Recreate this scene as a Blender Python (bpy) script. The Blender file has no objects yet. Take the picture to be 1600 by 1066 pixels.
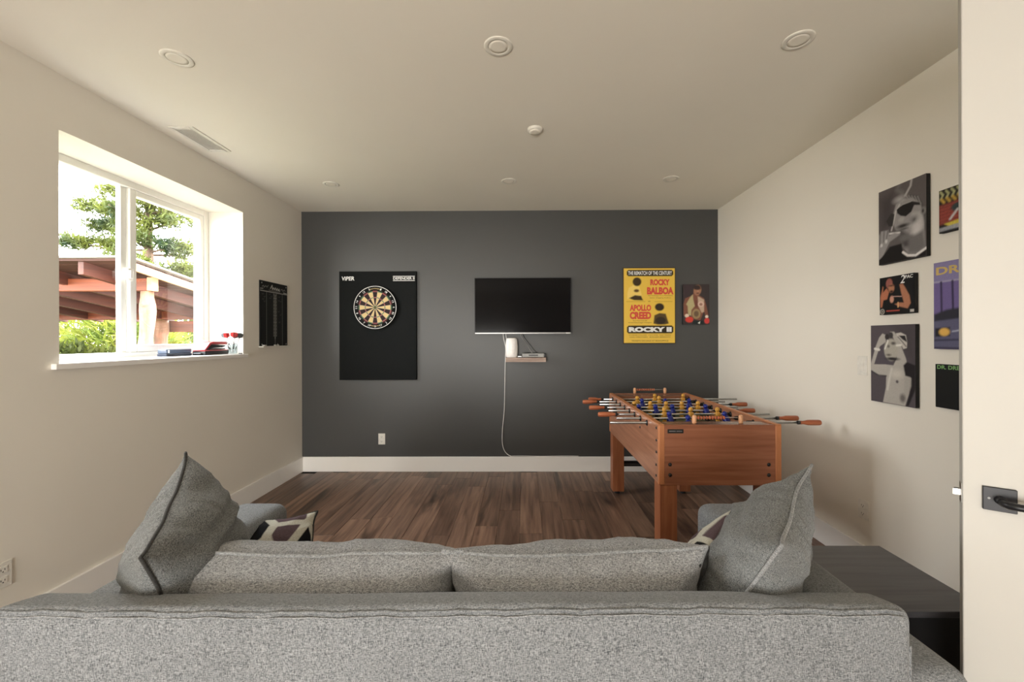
import bpy, bmesh, math, random
import numpy as np
from mathutils import Vector, Matrix, noise
PI = math.pi
R = math.radians
scene = bpy.context.scene
C = scene.collection

# ------------------------------------------------------------------ camera
F_PX, PPX, PPY = 650.0, 814.0, 530.0
cam_d = bpy.data.cameras.new('camera')
cam = bpy.data.objects.new('camera', cam_d)
C.objects.link(cam)
cam.location = (0, 0, 1.40)
YAW, ROLL = R(0.53), R(-0.17)
cam.rotation_euler = (Matrix.Rotation(YAW, 3, 'Z') @ Matrix.Rotation(PI / 2, 3, 'X') @ Matrix.Rotation(ROLL, 3, 'Z')).to_euler()
cam_d.sensor_fit = 'HORIZONTAL'
cam_d.sensor_width = 36.0
cam_d.lens = 36.0 * F_PX / 1600.0
cam_d.shift_x = (800.0 - PPX) / 1600.0
cam_d.shift_y = (PPY - 533.0) / 1600.0
cam_d.clip_start = 0.02
cam_d.clip_end = 300
scene.camera = cam

# ------------------------------------------------------------------ sky, sun, exposure
world = bpy.data.worlds.new('sky')
scene.world = world
world.use_nodes = True
wn = world.node_tree
bg = wn.nodes['Background']
tcw = wn.nodes.new('ShaderNodeTexCoord')
sep = wn.nodes.new('ShaderNodeSeparateXYZ')
rmp = wn.nodes.new('ShaderNodeValToRGB')
wn.links.new(tcw.outputs['Generated'], sep.inputs[0])
wn.links.new(sep.outputs['Z'], rmp.inputs[0])
rmp.color_ramp.elements[0].color = (1.0, 0.97, 0.92, 1)
rmp.color_ramp.elements[1].color = (0.80, 0.90, 1.0, 1)
wn.links.new(rmp.outputs[0], bg.inputs['Color'])
bg.inputs['Strength'].default_value = 11.5

sun_d = bpy.data.lights.new('sun', 'SUN')
sun = bpy.data.objects.new('sun', sun_d)
C.objects.link(sun)
sdir = Vector((0.62, 0.42, 0.66)).normalized()
sun.rotation_euler = sdir.to_track_quat('Z', 'Y').to_euler()
sun.location = (10, 8, 12)
sun_d.energy = 9.0
sun_d.color = (1.0, 0.86, 0.66)
sun_d.angle = R(1.0)


def area_light(name, loc, rot, sx, sy, power, col):
    d = bpy.data.lights.new(name, 'AREA')
    d.shape = 'RECTANGLE'
    d.size, d.size_y = sx, sy
    d.energy = power
    d.color = col
    o = bpy.data.objects.new(name, d)
    o.location = loc
    o.rotation_euler = rot
    C.objects.link(o)
    return o


# added unseen fill lamp in the rear opening, standing in for daylight
area_light('rear_opening_fill', (-1.25, -3.46, 0.80), (R(90), 0, 0), 1.9, 1.4, 125.0, (1.0, 0.975, 0.925))
pl = area_light('window_portal', (-2.78, 2.79, 1.88), (0, R(-90), 0), 1.2, 1.4, 1.0, (1, 1, 1))
pl.data.cycles.is_portal = True

vs = scene.view_settings
vs.view_transform = 'Standard'
vs.look = 'None'
vs.exposure = 0.9
vs.gamma = 1.0
vs.use_curve_mapping = False
scene.cycles.use_denoising = True
scene.cycles.max_bounces = 10
scene.cycles.diffuse_bounces = 6
scene.cycles.sample_clamp_indirect = 8.0


# ------------------------------------------------------------------ helpers: colour + materials
def s2l(c):
    return tuple((x / 12.92 if x <= 0.04045 else ((x + 0.055) / 1.055) ** 2.4) for x in [v / 255.0 for v in c])


def rgb(r, g, b):
    return s2l((r, g, b)) + (1.0,)


class Mat:
    def __init__(self, name, col=(0.5, 0.5, 0.5, 1), rough=0.6, metal=0.0, spec=0.5):
        self.m = bpy.data.materials.new(name)
        self.m.use_nodes = True
        self.t = self.m.node_tree
        self.n, self.l = self.t.nodes, self.t.links
        self.b = self.n['Principled BSDF']
        self.b.inputs['Base Color'].default_value = col
        self.b.inputs['Roughness'].default_value = rough
        self.b.inputs['Metallic'].default_value = metal
        self.b.inputs['Specular IOR Level'].default_value = spec
        self.m.diffuse_color = col

    def node(self, t, **kw):
        x = self.n.new(t)
        for k, v in kw.items():
            setattr(x, k, v)
        return x

    def coords(self, scale=(1, 1, 1), kind='Object', rot=(0, 0, 0), rand=False):
        tc = self.node('ShaderNodeTexCoord')
        mp = self.node('ShaderNodeMapping')
        mp.inputs['Scale'].default_value = scale
        mp.inputs['Rotation'].default_value = rot
        self.l.new(tc.outputs[kind], mp.inputs['Vector'])
        if rand:
            oi = self.node('ShaderNodeObjectInfo')
            mu = self.node('ShaderNodeMath', operation='MULTIPLY')
            mu.inputs[1].default_value = 37.0
            self.l.new(oi.outputs['Random'], mu.inputs[0])
            self.l.new(mu.outputs[0], mp.inputs['Location'])
        return mp.outputs['Vector']

    def noise(self, vec, scale, detail=3, rough=0.5, dist=0.0):
        x = self.node('ShaderNodeTexNoise')
        x.inputs['Scale'].default_value = scale
        x.inputs['Detail'].default_value = detail
        x.inputs['Roughness'].default_value = rough
        x.inputs['Distortion'].default_value = dist
        if vec is not None:
            self.l.new(vec, x.inputs['Vector'])
        return x.outputs['Fac']

    def ramp(self, fac, stops):
        x = self.node('ShaderNodeValToRGB')
        e = x.color_ramp.elements
        while len(e) < len(stops):
            e.new(0.5)
        for i, (p, c) in enumerate(stops):
            e[i].position = p
            e[i].color = c
        self.l.new(fac, x.inputs[0])
        return x.outputs[0]

    def mix(self, fac, a, b, mode='MIX'):
        x = self.node('ShaderNodeMix', data_type='RGBA', blend_type=mode)
        for sock, v in ((x.inputs[0], fac), (x.inputs[6], a), (x.inputs[7], b)):
            if isinstance(v, (int, float)):
                sock.default_value = v
            elif isinstance(v, tuple):
                sock.default_value = v
            else:
                self.l.new(v, sock)
        return x.outputs[2]

    def base(self, sock):
        self.l.new(sock, self.b.inputs['Base Color'])

    def bump(self, fac, strength=0.2, dist=0.01):
        x = self.node('ShaderNodeBump')
        x.inputs['Strength'].default_value = strength
        x.inputs['Distance'].default_value = dist
        self.l.new(fac, x.inputs['Height'])
        self.l.new(x.outputs[0], self.b.inputs['Normal'])


def plain(name, col, rough=0.6, metal=0.0, spec=0.5):
    """a paint, plastic or metal with a little procedural unevenness"""
    M = Mat(name, col, rough, metal, spec)
    f = M.noise(M.coords(), 35.0, 2)
    lo = tuple(c * 0.94 for c in col[:3]) + (1,)
    hi = tuple(min(1, c * 1.05) for c in col[:3]) + (1,)
    M.base(M.ramp(f, [(0.3, lo), (0.7, hi)]))
    return M.m


def paint(name, col, rough=0.75, spec=0.3, bump=0.05):
    M = Mat(name, col, rough, 0, spec)
    v = M.coords()
    f = M.noise(v, 1.3, 2)
    lo = tuple(c * 0.985 for c in col[:3]) + (1,)
    hi = tuple(min(1, c * 1.015) for c in col[:3]) + (1,)
    M.base(M.ramp(f, [(0.3, lo), (0.7, hi)]))
    M.bump(M.noise(v, 260.0, 2), bump, 0.002)
    return M.m


def wood(name, lo, hi, grain=(1.5, 30, 30), rough=0.4, rand=False, knots=False, rand_dark=None, bump=0.05, spec=0.4):
    M = Mat(name, lo, rough, 0, spec)
    v = M.coords(grain, rand=rand)
    f = M.noise(v, 1.0, 6, 0.62, 0.35)
    col = M.ramp(f, [(0.32, lo), (0.68, hi)])
    if knots:
        v2 = M.coords((1.0, 1.0, 1.0) if not isinstance(knots, tuple) else knots, rand=rand)
        k = M.noise(v2, 1.0, 3, 0.6, 0.6)
        dark = tuple(c * 0.34 for c in lo[:3]) + (1,)
        kf = M.ramp(k, [(0.56, (0, 0, 0, 1)), (0.74, (1, 1, 1, 1))])
        sp = M.node('ShaderNodeSeparateColor')
        M.l.new(kf, sp.inputs[0])
        col = M.mix(sp.outputs[0], col, dark)
    if rand_dark:
        oi = M.node('ShaderNodeObjectInfo')
        rr = M.ramp(oi.outputs['Random'], [(0.0, rand_dark[0]), (0.5, rand_dark[1]), (1.0, rand_dark[2])])
        col = M.mix(1.0, col, rr, 'MULTIPLY')
    M.base(col)
    M.bump(f, bump, 0.003)
    return M.m


def fabric(name, dark, light, scale=1.0, blotch=0.25, tint=None, bias=0.5):
    """heathered woven cloth: fine warp and weft threads of two shades with speckle"""
    M = Mat(name, light, 0.92, 0, 0.15)
    v1 = M.coords((70 * scale, 420 * scale, 420 * scale))
    v2 = M.coords((420 * scale, 420 * scale, 75 * scale))
    v3 = M.coords((170 * scale, 170 * scale, 170 * scale))
    a = M.noise(v1, 1.0, 2, 0.6)
    b = M.noise(v2, 1.0, 2, 0.6)
    c = M.noise(v3, 1.0, 3, 0.7)
    s1 = M.node('ShaderNodeMath', operation='ADD')
    M.l.new(a, s1.inputs[0]); M.l.new(b, s1.inputs[1])
    s2 = M.node('ShaderNodeMath', operation='MULTIPLY_ADD')
    M.l.new(c, s2.inputs[0]); s2.inputs[1].default_value = 0.9; M.l.new(s1.outputs[0], s2.inputs[2])
    s3 = M.node('ShaderNodeMath', operation='DIVIDE')
    M.l.new(s2.outputs[0], s3.inputs[0]); s3.inputs[1].default_value = 2.9
    w = 0.10
    col = M.ramp(s3.outputs[0], [(bias - w, dark), (bias + w, light)])
    big = M.noise(M.coords((4, 4, 4)), 1.0, 3)
    g0 = 1 - blotch * 0.5
    col = M.mix(1.0, col, M.ramp(big, [(0.3, (g0, g0, g0, 1)), (0.7, tint or (1, 1, 1, 1))]), 'MULTIPLY')
    M.base(col)
    M.b.inputs['Sheen Weight'].default_value = 0.15
    M.bump(s3.outputs[0], 0.55, 0.004)
    return M.m


def glass_mat(name, tint=(1, 1, 1, 1), gloss=0.08):
    M = Mat(name)
    tr = M.node('ShaderNodeBsdfTransparent'); tr.inputs[0].default_value = tint
    gl = M.node('ShaderNodeBsdfGlossy'); gl.inputs['Roughness'].default_value = 0.02
    fr = M.node('ShaderNodeFresnel'); fr.inputs['IOR'].default_value = 1.45
    # only the outer side of each face reflects, so the thin pane never traps light
    ge = M.node('ShaderNodeNewGeometry')
    inv = M.node('ShaderNodeMath', operation='SUBTRACT'); inv.inputs[0].default_value = 1.0
    M.l.new(ge.outputs['Backfacing'], inv.inputs[1])
    mu = M.node('ShaderNodeMath', operation='MULTIPLY')
    M.l.new(fr.outputs[0], mu.inputs[0]); M.l.new(inv.outputs[0], mu.inputs[1])
    mx = M.node('ShaderNodeMixShader')
    M.l.new(mu.outputs[0], mx.inputs[0]); M.l.new(tr.outputs[0], mx.inputs[1]); M.l.new(gl.outputs[0], mx.inputs[2])
    M.l.new(mx.outputs[0], M.n['Material Output'].inputs['Surface'])
    return M.m


def print_mat(name, rough=0.55):
    M = Mat(name, (0.5, 0.5, 0.5, 1), rough, 0, 0.3)
    at = M.node('ShaderNodeVertexColor', layer_name='ink')
    M.base(at.outputs['Color'])
    return M.m


# ------------------------------------------------------------------ helpers: objects
def tag(o, label=None, cat=None, group=None, kind=None):
    if label: o['label'] = label
    if cat: o['category'] = cat
    if group: o['group'] = group
    if kind: o['kind'] = kind
    return o


def thing(name, label, cat, loc=(0, 0, 0), rot=(0, 0, 0), group=None, kind=None):
    o = bpy.data.objects.new(name, None)
    o.empty_display_size = 0.05
    o.location = loc
    o.rotation_euler = rot
    C.objects.link(o)
    return tag(o, label, cat, group, kind)


def copy_tree(o, parent=None):
    c = o.copy()
    C.objects.link(c)
    if parent is not None:
        c.parent = parent
    for ch in [x for x in C.objects if x.parent == o]:
        copy_tree(ch, c)
    return c


class MB:
    def __init__(self):
        self.bm = bmesh.new()
        self.mi = 0

    def _set(self, faces, mi):
        for f in faces:
            f.material_index = mi if mi is not None else self.mi

    def box(self, x0, x1, y0, y1, z0, z1, bev=0.0, mi=None, seg=1):
        r = bmesh.ops.create_cube(self.bm, size=1.0)
        vs_ = r['verts']
        for v in vs_:
            v.co = Vector((x0 + (v.co.x + .5) * (x1 - x0), y0 + (v.co.y + .5) * (y1 - y0), z0 + (v.co.z + .5) * (z1 - z0)))
        faces = list({f for v in vs_ for f in v.link_faces})
        self._set(faces, mi)
        if bev > 0:
            eds = list({e for v in vs_ for e in v.link_edges})
            rr = bmesh.ops.bevel(self.bm, geom=eds, offset=bev, segments=seg, affect='EDGES', profile=0.5)
            self._set(rr['faces'], mi)
        return self

    def cyl(self, p0, p1, r0, r1=None, n=16, mi=None, cap=True):
        r1 = r0 if r1 is None else r1
        p0, p1 = Vector(p0), Vector(p1)
        d = (p1 - p0)
        q = d.to_track_quat('Z', 'Y')
        rings = []
        for p, r in ((p0, r0), (p1, r1)):
            rings.append([self.bm.verts.new(p + q @ Vector((r * math.cos(2 * PI * k / n), r * math.sin(2 * PI * k / n), 0))) for k in range(n)])
        fs = [self.bm.faces.new((rings[0][k], rings[0][(k + 1) % n], rings[1][(k + 1) % n], rings[1][k])) for k in range(n)]
        for f in fs: f.smooth = True
        if cap:
            fs.append(self.bm.faces.new(rings[0][::-1]))
            fs.append(self.bm.faces.new(rings[1]))
        self._set(fs, mi)
        return self

    def lathe(self, prof, origin=(0, 0, 0), axis=(0, 0, 1), n=24, mi=None, sx=1.0, sy=1.0):
        """prof: list of (r, h) along the axis"""
        q = Vector(axis).to_track_quat('Z', 'Y')
        o = Vector(origin)
        rings = []
        for r, h in prof:
            if r < 1e-6:
                rings.append([self.bm.verts.new(o + q @ Vector((0, 0, h)))])
            else:
                rings.append([self.bm.verts.new(o + q @ Vector((sx * r * math.cos(2 * PI * k / n), sy * r * math.sin(2 * PI * k / n), h))) for k in range(n)])
        fs = []
        for a, b in zip(rings, rings[1:]):
            for k in range(n):
                k2 = (k + 1) % n
                if len(a) == 1 and len(b) == 1: continue
                if len(a) == 1: fs.append(self.bm.faces.new((a[0], b[k2], b[k])))
                elif len(b) == 1: fs.append(self.bm.faces.new((a[k], a[k2], b[0])))
                else: fs.append(self.bm.faces.new((a[k], a[k2], b[k2], b[k])))
        for f in fs: f.smooth = True
        self._set(fs, mi)
        return self

    def tube(self, pts, r, n=8, mi=None, closed=False, taper=None):
        pts = [Vector(p) for p in pts]
        N = len(pts)
        rings = []
        up = Vector((0, 0, 1))
        prev = None
        for i, p in enumerate(pts):
            if closed:
                t = (pts[(i + 1) % N] - pts[i - 1])
            else:
                t = pts[min(i + 1, N - 1)] - pts[max(i - 1, 0)]
            t.normalize()
            if prev is None:
                a = up if abs(t.dot(up)) < 0.9 else Vector((1, 0, 0))
                u = t.cross(a).normalized()
            else:
                u = (prev - t * prev.dot(t)).normalized()
            prev = u
            w = t.cross(u)
            rr = r if taper is None else r * taper[i]
            rings.append([self.bm.verts.new(p + (u * math.cos(2 * PI * k / n) + w * math.sin(2 * PI * k / n)) * rr) for k in range(n)])
        fs = []
        pairs = list(zip(rings, rings[1:])) + ([(rings[-1], rings[0])] if closed else [])
        for a, b in pairs:
            for k in range(n):
                fs.append(self.bm.faces.new((a[k], a[(k + 1) % n], b[(k + 1) % n], b[k])))
        for f in fs: f.smooth = True
        if not closed:
            fs.append(self.bm.faces.new(rings[0][::-1])); fs.append(self.bm.faces.new(rings[-1]))
        self._set(fs, mi)
        return self

    def poly(self, pts, mi=None):
        f = self.bm.faces.new([self.bm.verts.new(p) for p in pts])
        self._set([f], mi)
        return self

    def prism(self, pts, h, mi=None):
        """polygon in the xy plane (list of xyz), extruded by vector h"""
        h = Vector(h)
        a = [self.bm.verts.new(Vector(p)) for p in pts]
        b = [self.bm.verts.new(Vector(p) + h) for p in pts]
        n = len(pts)
        fs = [self.bm.faces.new(a[::-1]), self.bm.faces.new(b)]
        for k in range(n):
            fs.append(self.bm.faces.new((a[k], a[(k + 1) % n], b[(k + 1) % n], b[k])))
        self._set(fs, mi)
        return self

    def sphere(self, c, r, sx=1, sy=1, sz=1, u=14, v=10, mi=None):
        prof = [(r * math.sin(PI * i / v), -r * math.cos(PI * i / v)) for i in range(v + 1)]
        prof[0] = (0, -r); prof[-1] = (0, r)
        st = len(self.bm.verts)
        self.lathe(prof, (0, 0, 0), (0, 0, 1), u, mi)
        self.bm.verts.ensure_lookup_table()
        c = Vector(c)
        for vtx in self.bm.verts[st:]:
            vtx.co = Vector((vtx.co.x * sx, vtx.co.y * sy, vtx.co.z * sz)) + c
        return self

    def build(self, name, mats, parent=None, smooth=False, fix=True):
        me = bpy.data.meshes.new(name)
        if fix:
            bmesh.ops.recalc_face_normals(self.bm, faces=self.bm.faces[:])
        self.bm.to_mesh(me)
        self.bm.free()
        for m in (mats if isinstance(mats, (list, tuple)) else [mats]):
            me.materials.append(m)
        if smooth:
            for p in me.polygons: p.use_smooth = True
        o = bpy.data.objects.new(name, me)
        C.objects.link(o)
        if parent is not None:
            o.parent = parent
        return o


def softbox(x0, x1, y0, y1, z0, z1, r, step=0.03, puff=(0, 0, 0), wob=0.0, wscale=4.0, seed=0, fn=None, segs=4):
    """rounded, slightly uneven upholstered block as a bmesh"""
    def axis(a, b):
        e = [r * (1 - math.cos(PI / 2 * k / segs)) for k in range(segs)]
        inner = max(2, int((b - a - 2 * r) / step))
        mid = [a + r + (b - a - 2 * r) * k / inner for k in range(inner + 1)]
        return [a + x for x in e] + mid + [b - x for x in e[::-1]]
    ax = [axis(x0, x1), axis(y0, y1), axis(z0, z1)]
    lo, hi = (x0, y0, z0), (x1, y1, z1)
    bm = bmesh.new()
    cache = {}

    def vert(p):
        k = tuple(round(c, 6) for c in p)
        if k in cache: return cache[k]
        q = Vector(tuple(min(max(p[i], lo[i] + r), hi[i] - r) for i in range(3)))
        d = Vector(p) - q
        pos = q + (d.normalized() * r if d.length > 1e-9 else Vector((0, 0, 0)))
        uvw = [2 * (p[i] - lo[i]) / (hi[i] - lo[i]) - 1 for i in range(3)]
        for i in range(3):
            j, m = (i + 1) % 3, (i + 2) % 3
            s = 1 if p[i] > (lo[i] + hi[i]) / 2 else -1
            if abs(uvw[i]) > 0.999:
                pos[i] += s * puff[i] * (1 - uvw[j] ** 2) * (1 - uvw[m] ** 2)
        if wob:
            nv = noise.noise_vector(pos * wscale + Vector((seed, seed * 1.7, -seed)))
            nv2 = noise.noise_vector(pos * wscale * 3.1 + Vector((seed, 5, -seed)))
            pos += nv * wob + nv2 * wob * 0.35
        if fn: pos = fn(pos)
        cache[k] = bm.verts.new(pos)
        return cache[k]
    for i in range(3):
        j, m = (i + 1) % 3, (i + 2) % 3
        for side in (lo[i], hi[i]):
            A, B = ax[j], ax[m]
            for a0, a1 in zip(A, A[1:]):
                for b0, b1 in zip(B, B[1:]):
                    ps = []
                    for (aa, bb) in ((a0, b0), (a1, b0), (a1, b1), (a0, b1)):
                        p = [0, 0, 0]; p[i] = side; p[j] = aa; p[m] = bb
                        ps.append(vert(p))
                    try:
                        f = bm.faces.new(ps); f.smooth = True
                    except ValueError:
                        pass
    mb = MB(); mb.bm.free(); mb.bm = bm
    return mb


def text(s, parent, mat, x, y, w, h, z=0.001, bold=0.0, align='C', depth=0.0004, shear=0.0, name='lettering', rot=0.0, space=1.0, label=None):
    """flat lettering fitted in a w x h box centred (or left aligned) at local x, y; local z is out of the surface"""
    cu = bpy.data.curves.new('t', 'FONT')
    cu.body = s
    cu.offset = bold
    cu.shear = shear
    cu.space_character = space
    cu.extrude = 0.0
    cu.resolution_u = 3
    to = bpy.data.objects.new('t', cu)
    C.objects.link(to)
    dg = bpy.context.evaluated_depsgraph_get()
    me = bpy.data.meshes.new_from_object(to.evaluated_get(dg))
    bpy.data.objects.remove(to)
    bpy.data.curves.remove(cu)
    co = np.array([v.co[:] for v in me.vertices])
    mn, mx = co.min(0), co.max(0)
    sx = w / (mx[0] - mn[0])
    sy = h / (mx[1] - mn[1]) if h else sx
    cx = (mn[0] + mx[0]) / 2 if align == 'C' else mn[0]
    cy = (mn[1] + mx[1]) / 2
    cr, sr = math.cos(rot), math.sin(rot)
    for v in me.vertices:
        a, b = (v.co.x - cx) * sx, (v.co.y - cy) * sy
        v.co = Vector((x + a * cr - b * sr, y + a * sr + b * cr, z))
    me.materials.clear()
    me.materials.append(mat)
    me.name = name
    o = bpy.data.objects.new(name, me)
    C.objects.link(o)
    o.parent = parent
    if label: o['label'] = label
    return o


# ------------------------------------------------------------------ printed pictures: ink colours on a fine grid
class Art:
    def __init__(self, w, h, n, bg, quad=None, persp=1.0):
        """n cells across; quad = (xl, xr, top_l, top_r, bot_l, bot_r): the frame in the sketch's own units"""
        self.w, self.h = w, h
        self.nx = n
        self.ny = int(round(n * h / w))
        xs = (np.arange(self.nx + 1)) / self.nx
        ys = (np.arange(self.ny + 1)) / self.ny
        self.X, self.Y = np.meshgrid(xs * w, ys * h)   # Y runs down
        self.img = np.zeros((self.ny + 1, self.nx + 1, 3)) + np.array(s2l(bg))
        self.quad, self.persp = quad, persp

    def m(self, p):
        if self.quad is None:
            return (p[0] * self.w, p[1] * self.h)
        xl, xr, tl, tr, bl, br = self.quad
        s = (p[0] - xl) / (xr - xl)
        k = self.persp
        t = s * k / (s * k + (1 - s)) if -0.2 < s < 1.2 else s
        top = tl + (tr - tl) * s
        bot = bl + (br - bl) * s
        v = (p[1] - top) / (bot - top)
        return (t * self.w, v * self.h)

    def put(self, d, col, soft, alpha=1.0):
        a = np.clip(0.5 - d / (soft * self.w + 1e-9), 0, 1) * alpha
        self.img = self.img * (1 - a[..., None]) + np.array(s2l(col)) * a[..., None]

    def poly(self, pts, col, soft=0.02, alpha=1.0):
        P = [self.m(p) for p in pts]
        X, Y = self.X, self.Y
        d = np.full(X.shape, 1e9)
        inside = np.zeros(X.shape, bool)
        n = len(P)
        for i in range(n):
            x0, y0 = P[i]; x1, y1 = P[(i + 1) % n]
            dx, dy = x1 - x0, y1 - y0
            t = np.clip(((X - x0) * dx + (Y - y0) * dy) / (dx * dx + dy * dy + 1e-12), 0, 1)
            d = np.minimum(d, np.hypot(X - x0 - t * dx, Y - y0 - t * dy))
            if dy != 0:
                c = ((y0 > Y) != (y1 > Y)) & (X < dx * (Y - y0) / dy + x0)
                inside ^= c
        self.put(np.where(inside, -d, d), col, soft, alpha)

    def line(self, pts, wd, col, soft=0.02, alpha=1.0):
        P = [self.m(p) for p in pts]
        X, Y = self.X, self.Y
        d = np.full(X.shape, 1e9)
        for (x0, y0), (x1, y1) in zip(P, P[1:]):
            dx, dy = x1 - x0, y1 - y0
            t = np.clip(((X - x0) * dx + (Y - y0) * dy) / (dx * dx + dy * dy + 1e-12), 0, 1)
            d = np.minimum(d, np.hypot(X - x0 - t * dx, Y - y0 - t * dy))
        self.put(d - wd * self.w / 2, col, soft, alpha)

    def ell(self, c, rx, ry, col, soft=0.03, rot=0.0, alpha=1.0):
        """rx, ry as fractions of the picture width"""
        cx, cy = self.m(c)
        cr, sr = math.cos(rot), math.sin(rot)
        u = (self.X - cx) * cr + (self.Y - cy) * sr
        v = -(self.X - cx) * sr + (self.Y - cy) * cr
        a, b = rx * self.w, ry * self.w
        k = np.hypot(u / a, v / b)
        self.put((k - 1) * min(a, b), col, soft, alpha)

    def grain(self, amt, seed=1):
        rs = np.random.RandomState(seed)
        self.img *= (1 + amt * (rs.rand(*self.X.shape) - 0.5))[..., None]

    def build(self, parent, x0, y1, z, mat, name='print'):
        """top-left corner at local (x0, y1)"""
        nx, ny = self.nx, self.ny
        xs = self.X.ravel() + x0
        ys = y1 - self.Y.ravel()
        verts = np.stack([xs, ys, np.full(xs.shape, z)], 1)
        idx = np.arange((nx + 1) * (ny + 1)).reshape(ny + 1, nx + 1)
        f = np.stack([idx[1:, :-1], idx[1:, 1:], idx[:-1, 1:], idx[:-1, :-1]], -1).reshape(-1, 4)
        me = bpy.data.meshes.new(name)
        me.from_pydata(verts.tolist(), [], f.tolist())
        ca = me.color_attributes.new('ink', 'FLOAT_COLOR', 'POINT')
        c = np.ones((len(xs), 4)); c[:, :3] = np.clip(self.img.reshape(-1, 3), 0, 1)
        ca.data.foreach_set('color', c.ravel())
        me.materials.append(mat)
        o = bpy.data.objects.new(name, me)
        C.objects.link(o)
        o.parent = parent
        return o


# ------------------------------------------------------------------ materials
WALL_C = (0.825, 0.79, 0.715, 1)
m_wall = paint('cream_wall_paint', WALL_C)
m_ceil = paint('ceiling_paint', (0.79, 0.75, 0.655, 1), 0.85, 0.2)
m_dark = paint('charcoal_wall_paint', (0.056, 0.057, 0.057, 1), 0.44, 0.55, 0.12)
m_trim = paint('white_trim_paint', (0.92, 0.905, 0.88, 1), 0.4, 0.45, 0.01)
m_vinyl = paint('white_vinyl', (0.86, 0.85, 0.81, 1), 0.35, 0.5, 0.0)
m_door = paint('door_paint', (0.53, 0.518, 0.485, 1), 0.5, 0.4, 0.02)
m_glass = glass_mat('clear_glass')
m_plastic = plain('white_plastic', (0.80, 0.78, 0.72, 1), 0.4)
m_fixture = plain('fixture_white', (0.72, 0.69, 0.61, 1), 0.5)
m_slot = plain('dark_slot', (0.03, 0.03, 0.03, 1), 0.6)
m_black = plain('black_plastic', (0.012, 0.012, 0.013, 1), 0.35)
m_blackm = plain('black_metal', (0.016, 0.016, 0.018, 1), 0.38, 0.4)
m_rubber = plain('black_rubber', (0.012, 0.012, 0.012, 1), 0.7)
m_steel = plain('chrome_steel', (0.62, 0.62, 0.60, 1), 0.22, 1.0)
m_nickel = plain('nickel', (0.52, 0.52, 0.5, 1), 0.35, 1.0)
m_white_ink = plain('white_ink', (0.80, 0.80, 0.78, 1), 0.6)
m_sub = plain('subfloor', (0.03, 0.02, 0.015, 1), 0.9)
m_plank = wood('walnut_plank', rgb(96, 73, 61), rgb(156, 127, 107), grain=(26, 1.5, 8), rough=0.36, rand=True,
               knots=(5.5, 0.9, 1), rand_dark=[(0.62, 0.58, 0.56, 1), (0.86, 0.83, 0.82, 1), (1.12, 1.06, 1.02, 1)], bump=0.06)
m_cab_x = wood('cherry_laminate_end', rgb(134, 82, 58), rgb(170, 112, 84), grain=(1.6, 10, 34), rough=0.38)
m_cab_y = wood('cherry_laminate_side', rgb(144, 96, 72), rgb(182, 130, 102), grain=(10, 1.6, 34), rough=0.3)
m_cab_z = wood('cherry_laminate_leg', rgb(138, 82, 54), rgb(170, 108, 74), grain=(30, 30, 1.8), rough=0.38)
m_edge = wood('cherry_edge', rgb(176, 112, 72), rgb(198, 132, 90), grain=(20, 20, 4), rough=0.4)
m_handle = wood('handle_wood', rgb(150, 80, 52), rgb(186, 112, 76), grain=(3, 60, 60), rough=0.35)
m_post = wood('light_turned_wood', rgb(196, 142, 104), rgb(222, 172, 132), grain=(30, 30, 6), rough=0.4)
m_bead = wood('bead_wood', rgb(160, 82, 54), rgb(192, 112, 78), grain=(60, 60, 60), rough=0.35)
m_yellow = plain('yellow_player', rgb(214, 160, 70), 0.35)
m_skin = plain('yellow_player_head', rgb(222, 170, 80), 0.35)
m_blue = plain('blue_player', rgb(22, 38, 130), 0.3)
m_bluehead = plain('blue_player_boots', rgb(12, 16, 30), 0.35)
m_field = plain('field_green', rgb(26, 58, 34), 0.35)
m_fieldline = plain('field_line', rgb(190, 190, 160), 0.5)
m_sofa = fabric('grey_tweed', rgb(72, 76, 80), rgb(160, 163, 166), 1.5)
m_cush = fabric('pale_grey_tweed', rgb(84, 87, 91), rgb(184, 186, 189), 1.45)
m_pill = fabric('mid_grey_tweed', rgb(48, 51, 53), rgb(146, 149, 149), 1.5)
m_pipe = fabric('piping_grey', rgb(92, 94, 96), rgb(172, 174, 175), 1.4)
m_pipe_d = fabric('piping_dark', rgb(28, 28, 28), rgb(70, 70, 68), 1.4)
m_chenille = fabric('dark_grey_cloth', rgb(20, 20, 21), rgb(62, 62, 62), 1.4)
m_sidetable = wood('black_stained_oak', rgb(58, 57, 60), rgb(80, 79, 82), grain=(2, 40, 20), rough=0.33, bump=0.08)
m_screen = plain('tv_screen_glass', (0.003, 0.003, 0.004, 1), 0.12, 0, 0.1)
m_silver = plain('brushed_silver', (0.28, 0.28, 0.28, 1), 0.35, 0.9)
m_shelf = wood('greyed_oak', rgb(140, 118, 106), rgb(178, 158, 146), grain=(3, 30, 60), rough=0.6)
m_white = plain('glossy_white_plastic', (0.86, 0.84, 0.82, 1), 0.35)
m_greybox = plain('grey_plastic', (0.30, 0.30, 0.29, 1), 0.45)
m_foam = plain('black_foam', (0.006, 0.007, 0.007, 1), 0.85, 0, 0.2)
m_cream = plain('sisal_cream', rgb(208, 184, 132), 0.8)
m_sblack = plain('sisal_black', rgb(34, 12, 14), 0.8)
m_sred = plain('sisal_red', rgb(150, 34, 34), 0.8)
m_sgreen = plain('sisal_green', rgb(40, 100, 52), 0.8)
m_wire = plain('number_ring_wire', (0.55, 0.55, 0.56, 1), 0.4, 0.5)
m_print = print_mat('printed_canvas', 0.6)
m_gloss_print = print_mat('printed_paper', 0.45)
m_canvas_edge = plain('black_canvas_edge', (0.006, 0.006, 0.007, 1), 0.7)
m_cedar = wood('cedar_beam', rgb(74, 32, 14), rgb(120, 58, 28), grain=(1, 6, 20), rough=0.6)
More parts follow.
